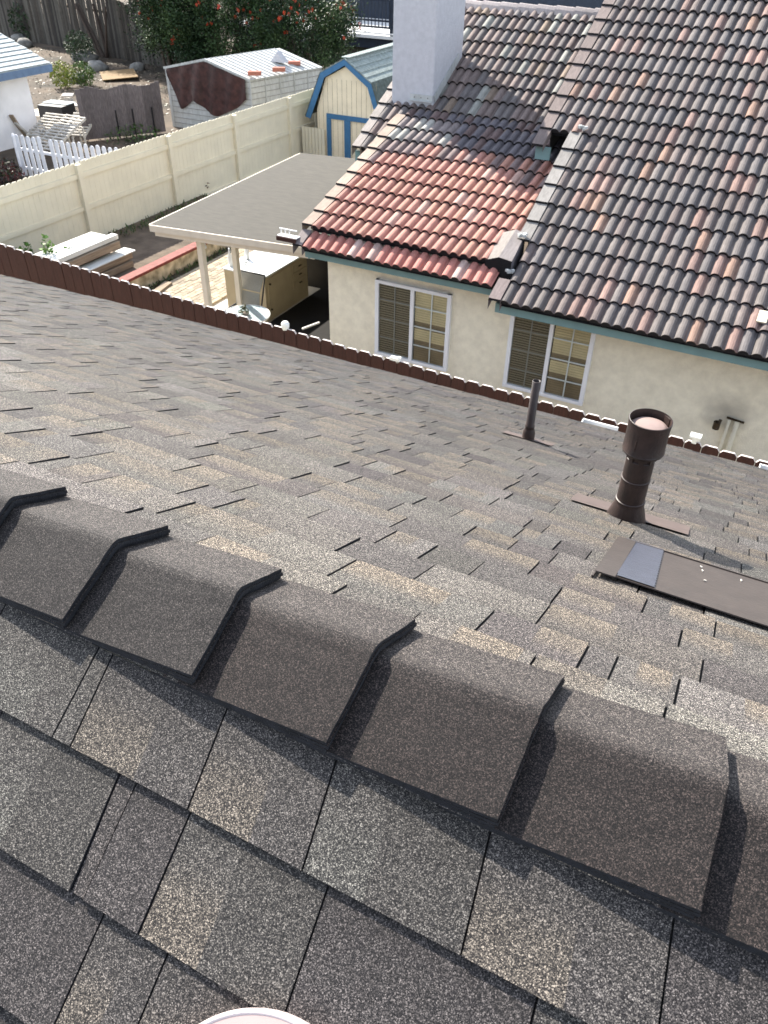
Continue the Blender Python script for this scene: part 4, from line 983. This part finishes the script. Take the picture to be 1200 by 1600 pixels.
for (px, py, lab) in ((398, 117, 'red brick on the near right corner of the metal shed roof'), (436, 111, 'red brick in the middle of the three on the metal shed roof'), (460, 101, 'red brick farthest right on the metal shed roof')):
    q = atz(px, py, -4.62); zz = -4.57; m = MB(); m.box((q.x, q.y, zz), (.42, .21, .12), 0, None, Matrix.Rotation(.5, 3, 'Z')); one(m, 'brick', 'brick', lab, 'brick', 'bricks on the metal shed roof', bevel=.01)
m = MB(); q = atz(432, 92, -4.4)
for k in range(3): m.prism([(q.x-.25, q.y+k*.1, -4.5), (q.x+.25, q.y+k*.1, -4.5), (q.x+rnd.uniform(-.1, .1), q.y+k*.1, -4.2)], (.05, .1, .0))
one(m, 'crumpled_sheet', 'chimney', 'crumpled grey plastic sheet at the back of the metal shed roof', 'plastic sheet')

# ------------------------------------------------------------------ left neighbour: small white building, picket fence, clutter
wb = thing('white_outbuilding', (-23, 18, ZG), 'small white stucco building with pale shingles and a blue fascia', 'building')
XW = -22.85; yc = 19.72
m = MB(); m.box((XW-3, (8+yc)/2, (ZG-4.45)/2), (6, yc-8, -4.45-ZG)); put(m, 'wall', 'white_stucco', wb)
m = MB(); tS = math.tan(rad(20)); xe = -22.2; ze = -4.28; rx = -29.0
a = Vector((xe, 7.5, ze)); b = Vector((xe, 20.2, ze)); c = Vector((rx, 20.2, ze+(xe-rx)*tS)); d = Vector((rx, 7.5, ze+(xe-rx)*tS))
m.prism([a, b, c, d], (0, 0, -.05)); nrm = Vector((tS, 0, 1)).normalized()
for k in range(30):
    s0 = k*.24; p = Vector((xe-s0*math.cos(rad(20)), 0, ze+s0*math.sin(rad(20))))
    y = 7.5
    while y < 20.15:
        wd = rnd.uniform(.2, .34); y2 = min(20.2, y+wd-.012)
        q0 = Vector((p.x, y, p.z))+nrm*.032; q1 = Vector((p.x, y2, p.z))+nrm*.032; up_ = Vector((-math.cos(rad(20)), 0, math.sin(rad(20))))*.25
        m.prism([q0, q1, q1+up_-nrm*.026, q0+up_-nrm*.026], -nrm*.014); y += wd
put(m, 'roof', 'light_shingle', wb)
m = MB(); m.box((xe+.015, (7.5+20.2)/2, ze-.12), (.03, 12.7, .20)); m.bar(Vector((xe, 20.22, ze-.12)), Vector((rx, 20.22, ze-.12+(xe-rx)*tS)), .03, .18); m.box(((xe+XW)/2, 13.9, ze-.19), (.65, 12.5, .02)); put(m, 'fascia', 'blue_fascia', wb)
m = MB()
for (y, z, r) in ((16.9, -5.1, .16), (17.6, -4.95, .13), (18.3, -4.9, .10), (16.6, -5.4, .12), (17.3, -5.6, .1)):
    for k in range(3): m.tube((XW+.002, y+rnd.uniform(-.1, .1), z+rnd.uniform(-.1, .1)), (XW+.005, y, z), r*rnd.uniform(.3, .6), n=8)
put(m, 'chipped_patch', 'patio_roof', wb)
m = MB(); m.bar(atx(17, 180, XW+.10), atz(40, 222, ZG+.02)+Vector((.15, 0, 0)), .14, .05); one(m, 'leaning_board', 'brown_plank', 'darker weathered board leaning on the white building, left of two', 'board', 'boards leaning on the white building')
m = MB(); m.bar(atx(24, 192, XW+.12), atz(46, 222, ZG+.02)+Vector((.25, .1, 0)), .12, .05); one(m, 'leaning_board', 'paper', 'paler board leaning on the white building, right of two', 'board', 'boards leaning on the white building')
m = MB(); q = atz(14, 280, ZG+.1); leaves(m, (q.x, q.y, ZG+.25), (.5, .4, .4), 500, .07, [(.04, .03, .03), (.1, .03, .03), (.03, .04, .02)], shell=0); m.tube((q.x, q.y, ZG), (q.x, q.y, ZG+.3), .03, col=(.05, .03, .02)); one(m, 'dark_shrub', 'leaf', 'dark dried shrub at the foot of the white building', 'shrub')
pf = thing('picket_fence', (-18, 16.4, ZG), 'white picket fence with rounded tops and a missing board', 'fence')
m = MB(); xs_ = []; x = -19.98
while x < -14.6: xs_.append(x); x += .215
for k, x in enumerate(xs_):
    if k == 5: continue
    h = 1.08+rnd.uniform(-.03, .03)+(x+20)*.02; wd = .135; a = []
    for j in range(7): t = math.pi*j/6; a.append(Vector((x+wd/2*math.cos(t), 16.4, ZG+h+wd/2*math.sin(t)*.9)))
    a = [Vector((x+wd/2, 16.4, ZG+.05))]+a+[Vector((x-wd/2, 16.4, ZG+.05))]
    m.prism(a, (rnd.uniform(-.01, .01), .022, 0))
put(m, 'picket', 'picket', pf)
m = MB()
for dz in (.75, .25): m.box((-17.4, 16.44, ZG+dz), (5.4, .04, .07))
put(m, 'fence_rail', 'picket', pf)
for x in (-20.16, -18.3, -16.4): 
    m = MB(); m.tube((x, 16.46, ZG), (x, 16.46, ZG+1.08), .05, n=12); m.tube((x, 16.46, ZG+1.08), (x, 16.46, ZG+1.13), .05, .02, n=12); put(m, 'fence_post', 'picket', pf, smooth=False)
# pallets / slatted racks
for i, (x, y, r_, z, lab) in enumerate(((-21.95, 19.3, .1, .60, 'bleached slatted rack nearest the white building corner'), (-21.1, 19.2, -.05, .65, 'slatted rack in the middle of the heap'), (-20.75, 18.4, .05, .55, 'slatted rack leaning towards the grey board panel'), (-21.7, 20.4, .3, .45, 'flat slatted rack at the back of the heap'))):
    t_ = thing('slatted_rack', (x, y, ZG+z), lab, 'rack', 'old slatted racks behind the picket fence'); R_ = Matrix.Rotation(r_, 3, 'Z') @ Matrix.Rotation(rad(22), 3, 'X')
    m = MB()
    for k in range(9): m.box(Vector((x, y, ZG+z))+R_ @ Vector((0, -.55+k*.14, .04)), (.85, .05, .03), 0, None, R_)
    put(m, 'slats', 'paper', t_)
    m = MB()
    for k in (-.38, 0, .38): m.box(Vector((x, y, ZG+z))+R_ @ Vector((k, 0, 0)), (.05, 1.2, .06), 0, None, R_)
    put(m, 'bearer', 'paper', t_)
    m = MB()
    for k in (-1, 1): m.tube(Vector((x+k*.35, y+.4, ZG)), Vector((x+k*.35, y+.4, ZG+z)), .03, n=6); m.tube(Vector((x+k*.35, y-.4, ZG)), Vector((x+k*.35, y-.4, ZG+z-.05)), .03, n=6)
    put(m, 'support', 'paper', t_)
q = atz(90, 176, ZG+.6); bx_ = thing('open_crate', (q.x, q.y, ZG), 'open black box with a pale rim on top of the rack heap', 'box')
m = MB(); R_ = Matrix.Rotation(.15, 3, 'Z'); m.box((q.x, q.y, ZG+.55), (.95, .7, .62), 0, None, R_); put(m, 'box_body', 'black', bx_)
m = MB(); m.box((q.x-.05, q.y+.2, ZG+.875), (1.0, .5, .02), 0, None, R_); put(m, 'box_rim', 'light_shingle', bx_)
for i, (px, py, wd, lab) in enumerate(((62, 172, .7, 'tan cardboard sheet beside the black box'), (66, 180, .8, 'cream board lying below the tan cardboard'), (106, 150, .4, 'pale scrap piece right behind the black box'), (112, 168, .4, 'small white scrap beside the grey board panel'))):
    q = atz(px, py, ZG+.5); m = MB(); m.box((q.x, q.y, ZG+.45+.04*i), (wd, .3, .05), 0, None, Matrix.Rotation(-.3+i*.4, 3, 'Z') @ Matrix.Rotation(.12, 3, 'X')); m.box((q.x, q.y, ZG+.22), (wd*.6, .2, .42)); one(m, 'scrap_board', 'paper' if i else 'cab', lab, 'scrap', 'scraps on the rack heap')
# grey board panel
bp_ = thing('board_panel', (-20.7, 21.4, ZG), 'free standing panel of dark grey vertical boards behind the picket fence', 'panel')
a = Vector((-21.50, 20.3, 0)); b = Vector((-20.02, 22.6, 0)); m = MB(); n = 18
for k in range(n):
    p = a.lerp(b, k/n); q = a.lerp(b, (k+.96)/n); zt_ = -4.97+.05*math.sin(k*.8)+rnd.uniform(-.015, .015); c = mulc((.115, .098, .098), rnd.uniform(.75, 1.2)); d_ = Vector((-.02, .012, 0))
    m.prism([Vector((p.x, p.y, ZG+.05)), Vector((q.x, q.y, ZG+.05)), Vector((q.x, q.y, zt_)), Vector((p.x, p.y, zt_))], d_, col=c)
put(m, 'panel_boards', 'wood_attr', bp_)
m = MB()
for t in (.42, .62, .86): p = a.lerp(b, t); m.bar(Vector((p.x+.03, p.y-.02, ZG)), Vector((p.x+.03, p.y-.02, ZG+.85)), .03, .03)
put(m, 'stake', 'black', bp_)
m = MB()
leaves(m, (-20.6, 21.6, ZG+.15), (.8, 1.1, .3), 400, .07, GR, shell=0); one(m, 'weeds', 'leaf', 'green weeds along the foot of the grey board panel', 'weeds', kind='stuff')
q = atz(186, 121, ZG); m = MB(); m.box((q.x, q.y, ZG+.12), (2.1, 1.5, .03), 0, None, Matrix.Rotation(-.75, 3, 'Z') @ Matrix.Rotation(.05, 3, 'X')); one(m, 'plywood_sheet', 'ply', 'yellow brown plywood sheet lying on the dirt', 'plywood')
for i, (px, py, r, lab) in enumerate(((20, 50, .8, 'pale boulder topmost behind the white building roof'), (30, 60, .7, 'boulder below the topmost one behind the pale roof'), (38, 70, .6, 'lowest boulder in the row at the pale roof edge'), (122, 118, .5, 'grey rock left of the plywood'), (132, 90, .8, 'broad flat rock in the weeds by the old fence'), (118, 125, .35, 'small rock nearest the yellow green bush'), (215, 105, .5, 'pale rock at the foot of the old fence'), (150, 105, .6, 'dark rock between the weeds and plywood'))):
    q = atz(px, py, ZG+.1); m = MB(); n1, n2 = 9, 6; V = [] ; sx, sy, sz = r*rnd.uniform(.7, 1), r*rnd.uniform(.6, .9), r*rnd.uniform(.35, .6)
    for a_ in range(n2+1):
        for b_ in range(n1):
            th = math.pi*a_/n2; ph = 2*math.pi*b_/n1; k_ = rnd.uniform(.85, 1.1); V.append((q.x+sx*k_*math.sin(th)*math.cos(ph), q.y+sy*k_*math.sin(th)*math.sin(ph), ZG+sz*.4+sz*k_*math.cos(th)))
    m.strip(V, [(a_*n1+b_, a_*n1+(b_+1) % n1, (a_+1)*n1+(b_+1) % n1, (a_+1)*n1+b_) for a_ in range(n2) for b_ in range(n1)]); one(m, 'rock', 'rock', lab, 'rock', 'rocks in the dirt yard', smooth=True)
shrub('yellow_bush', 103, 138, ZG, .55, 900, 'small bright yellow green bush beside the rocks', [(.20, .24, .03), (.12, .17, .03), (.28, .28, .05)], .07)
shrub('green_bush', 133, 134, ZG, .5, 800, 'small mid green bush at the end of the rock row', [(.07, .13, .03), (.12, .16, .04)], .07)
shrub('green_bush', 128, 95, ZG, .7, 1100, 'grey green spreading bush below the old fence', [(.04, .07, .03), (.07, .09, .05)], .08)
shrub('green_bush', 50, 62, ZG, 1.0, 1500, 'dark green bush in the corner behind the pale roof', [(.015, .035, .012), (.03, .05, .02)], .09)
shrub('green_bush', 192, 85, ZG, .5, 600, 'dark low bush at the middle of the old fence', [(.015, .035, .012), (.03, .05, .02)], .08)
m = MB()
for k in range(5200):
    q = Vector((rnd.uniform(-42, -16), rnd.uniform(20, 34), ZG)); s_ = rnd.uniform(.02, .055); a = rnd.uniform(0, 6.28)
    if -21.8 < q.x < -16 and q.y < 29 and q.y > 23: continue
    p = Vector((math.cos(a), math.sin(a), 0))*s_; r_ = Vector((-math.sin(a), math.cos(a), 0))*s_*.5; c = rnd.choice([(.12, .09, .06), (.05, .04, .025), (.07, .055, .035), (.04, .06, .02), (.15, .12, .08)])
    m.face([q-p-r_+Vector((0, 0, .01)), q+p-r_+Vector((0, 0, .03)), q+p+r_+Vector((0, 0, .05)), q-p+r_+Vector((0, 0, .02))], 0, col=c)
one(m, 'yard_litter', 'leaf', 'dry leaves and twigs scattered on the dirt yard', 'leaf litter', kind='stuff')

# ------------------------------------------------------------------ old board fence at the back
of = thing('old_fence', (-33, 35.5, ZG), 'tall weathered dark board fence at the back of the dirt yard', 'fence')
m = MB(); a = Vector((-52, 38.0, 0)); b = Vector((-24.5, 31.8, 0)); n = 150; nd = Vector((.22, .97, 0))
for k in range(n):
    p = a.lerp(b, k/n); q = a.lerp(b, (k+rnd.uniform(.88, .99))/n); h = 2.55+rnd.uniform(-.25, .12); lean = rnd.uniform(-.05, .05)
    c = mulc(rnd.choice([(.05, .042, .034), (.07, .062, .052), (.034, .029, .026), (.085, .078, .066)]), rnd.uniform(.6, 1.2))  # weathered tones, lowered to put the shade on this fence into them
    m.prism([Vector((p.x, p.y, ZG)), Vector((q.x, q.y, ZG)), Vector((q.x+lean, q.y, ZG+h)), Vector((p.x+lean, p.y, ZG+h))], nd*.03, col=c)
put(m, 'fence_boards', 'wood_attr', of)
m = MB()
for z in (.5, 1.9): m.bar(a+nd*.1+Vector((0, 0, ZG+z)), b+nd*.1+Vector((0, 0, ZG+z)), .05, .1)
put(m, 'fence_rail', 'brown_plank', of)

# ------------------------------------------------------------------ bottlebrush bushes
def bush(name, c, r, n, lab, reds, seed):
    rnd.seed(seed); t_ = thing(name, (c[0], c[1], ZG), lab, 'bush', 'bottlebrush bushes behind the sheds')
    m = MB(); fl = MB(); cl = []
    for k in range(int(60*r[0])):
        while True:
            p = Vector((rnd.uniform(-1, 1), rnd.uniform(-1, 1), rnd.uniform(-.9, 1)))
            if .45 < p.length < 1: break
        cl.append(Vector((c[0]+p.x*r[0], c[1]+p.y*r[1], c[2]+p.z*r[2])))
    n = int(n*1.7); per = n//len(cl)
    for q in cl:
        base = rnd.choice([(.013, .030, .010), (.018, .040, .013), (.030, .058, .018), (.055, .088, .032)]); s0 = rnd.uniform(.35, .75)
        out = (q-Vector(c)).normalized()
        for _ in range(per):
            d_ = Vector((rnd.gauss(0, .45), rnd.gauss(0, .45), rnd.gauss(0, .45)))*s0; p = q+d_
            if p.z < ZG+.1: continue
            a = (out*.8+Vector((rnd.uniform(-1, 1), rnd.uniform(-1, 1), rnd.uniform(-.5, 1.2)))).normalized()*rnd.uniform(.07, .15); b = a.cross(Vector((rnd.uniform(-1, 1), rnd.uniform(-1, 1), rnd.uniform(-1, 1)))).normalized()*.025
            m.face([p-a*.5-b*.3, p+b, p+a*.5, p-b], 0, col=mulc(base, rnd.uniform(.6, 1.5)))
    hot = [q for q in cl if (q.z > c[2]+.2 and rnd.random() < .6) or rnd.random() < .10]
    for _ in range(int(reds*1.8)):
        q = rnd.choice(hot)+Vector((rnd.gauss(0, .25), rnd.gauss(0, .25), rnd.gauss(0, .2))); q += (q-Vector(c)).normalized()*.3
        ax_ = Vector((rnd.uniform(-.7, .7), rnd.uniform(-.9, .2), rnd.uniform(.2, 1))).normalized(); L_ = rnd.uniform(.08, .17)
        for j in range(16):
            t = j/16; th = j*2.4; s1 = ax_.cross(Vector((0, 1, .3))).normalized(); s2 = ax_.cross(s1); d_ = (s1*math.cos(th)+s2*math.sin(th)); p = q+ax_*L_*t
            fl.face([p, p+d_*.05+ax_*.03, p+d_*.05-ax_*.02], 0, col=mulc(rnd.choice([(.60, .07, .03), (.45, .05, .035), (.7, .14, .06)]), rnd.uniform(.7, 1.2)))
    put(m, 'foliage', 'leaf', t_); put(fl, 'flower_spikes', 'leaf', t_)
    tr = MB()
    for k in range(7): p = Vector((c[0]+rnd.uniform(-.3, .3)*r[0], c[1]+rnd.uniform(-.3, .3), ZG)); tr.tube(p, p+Vector((rnd.uniform(-1, 1), rnd.uniform(-.5, .5), 2.2)), .09, .04, n=7, col=(.07, .05, .04))
    put(tr, 'trunk', 'leaf', t_)
bush('bottlebrush_bush', (-26.6, 31.2, -3.7), (2.0, 1.5, 2.0), 18000, 'left dark bottlebrush bush hanging over the old fence', 40, 11)
bush('bottlebrush_bush', (-24.4, 31.4, -4.1), (3.0, 1.9, 2.4), 34000, 'large middle bottlebrush bush full of red flower spikes', 90, 12)
bush('bottlebrush_bush', (-20.2, 32.0, -4.6), (2.3, 1.6, 1.9), 20000, 'right sunlit bottlebrush bush next to the deck railing', 45, 13)
bush('bottlebrush_bush', (-32.5, 33.6, -2.55), (3.6, 1.0, .9), 15000, 'thin bottlebrush growth draped along the top of the old fence', 16, 14)
rnd.seed(99)

# ------------------------------------------------------------------ far building with a railed deck
YD = 39.0; dk = thing('deck_building', (-18, YD, ZG), 'far building with a navy railed deck over a pale wall', 'building')
def D_(px, py): return aty(px, py, YD)
l0 = D_(500, 43); l1 = D_(612, 63)
zl = (l0.z+l1.z)/2
m = MB(); m.box((-16, YD+3, (ZG+zl-.55)/2), (26, 5.6, zl-.55-ZG)); put(m, 'wall', 'patio_roof', dk)
m = MB(); m.box((-16, YD+2.9, zl-.32), (26.4, 6, .42)); put(m, 'deck_edge', 'deck_dark', dk)
m = MB(); m.box((-16, YD+2.9, zl-.03), (26.4, 6.3, .12)); m.box((-16, YD-.15, zl+.12), (26.4, .1, .05)); put(m, 'deck_ledge', 'white', dk)
m = MB()
for z in (.35, .62, 1.45): m.box((-16, YD+.05, zl+z), (26, .07, .08))
x = -29
while x < -3: m.box((x, YD+.05, zl+.9), (.035, .04, 1.1)); x += .19
for x in (-28, -25.3, -22.5, -19.75, -17): m.box((x, YD+.05, zl+.75), (.14, .14, 1.7))
put(m, 'railing', 'deck_dark', dk)
m = MB(); m.box((-16, YD+5.9, zl+2), (26, .3, 4.0)); put(m, 'back_wall', 'deck_dark', dk)
for k in range(6): 
    x = -21.1+k*.62; m = MB(); m.box((x, YD+5.6, zl+1.5), (.5, .1, 1.2)); put(m, 'window', 'chimney', dk)
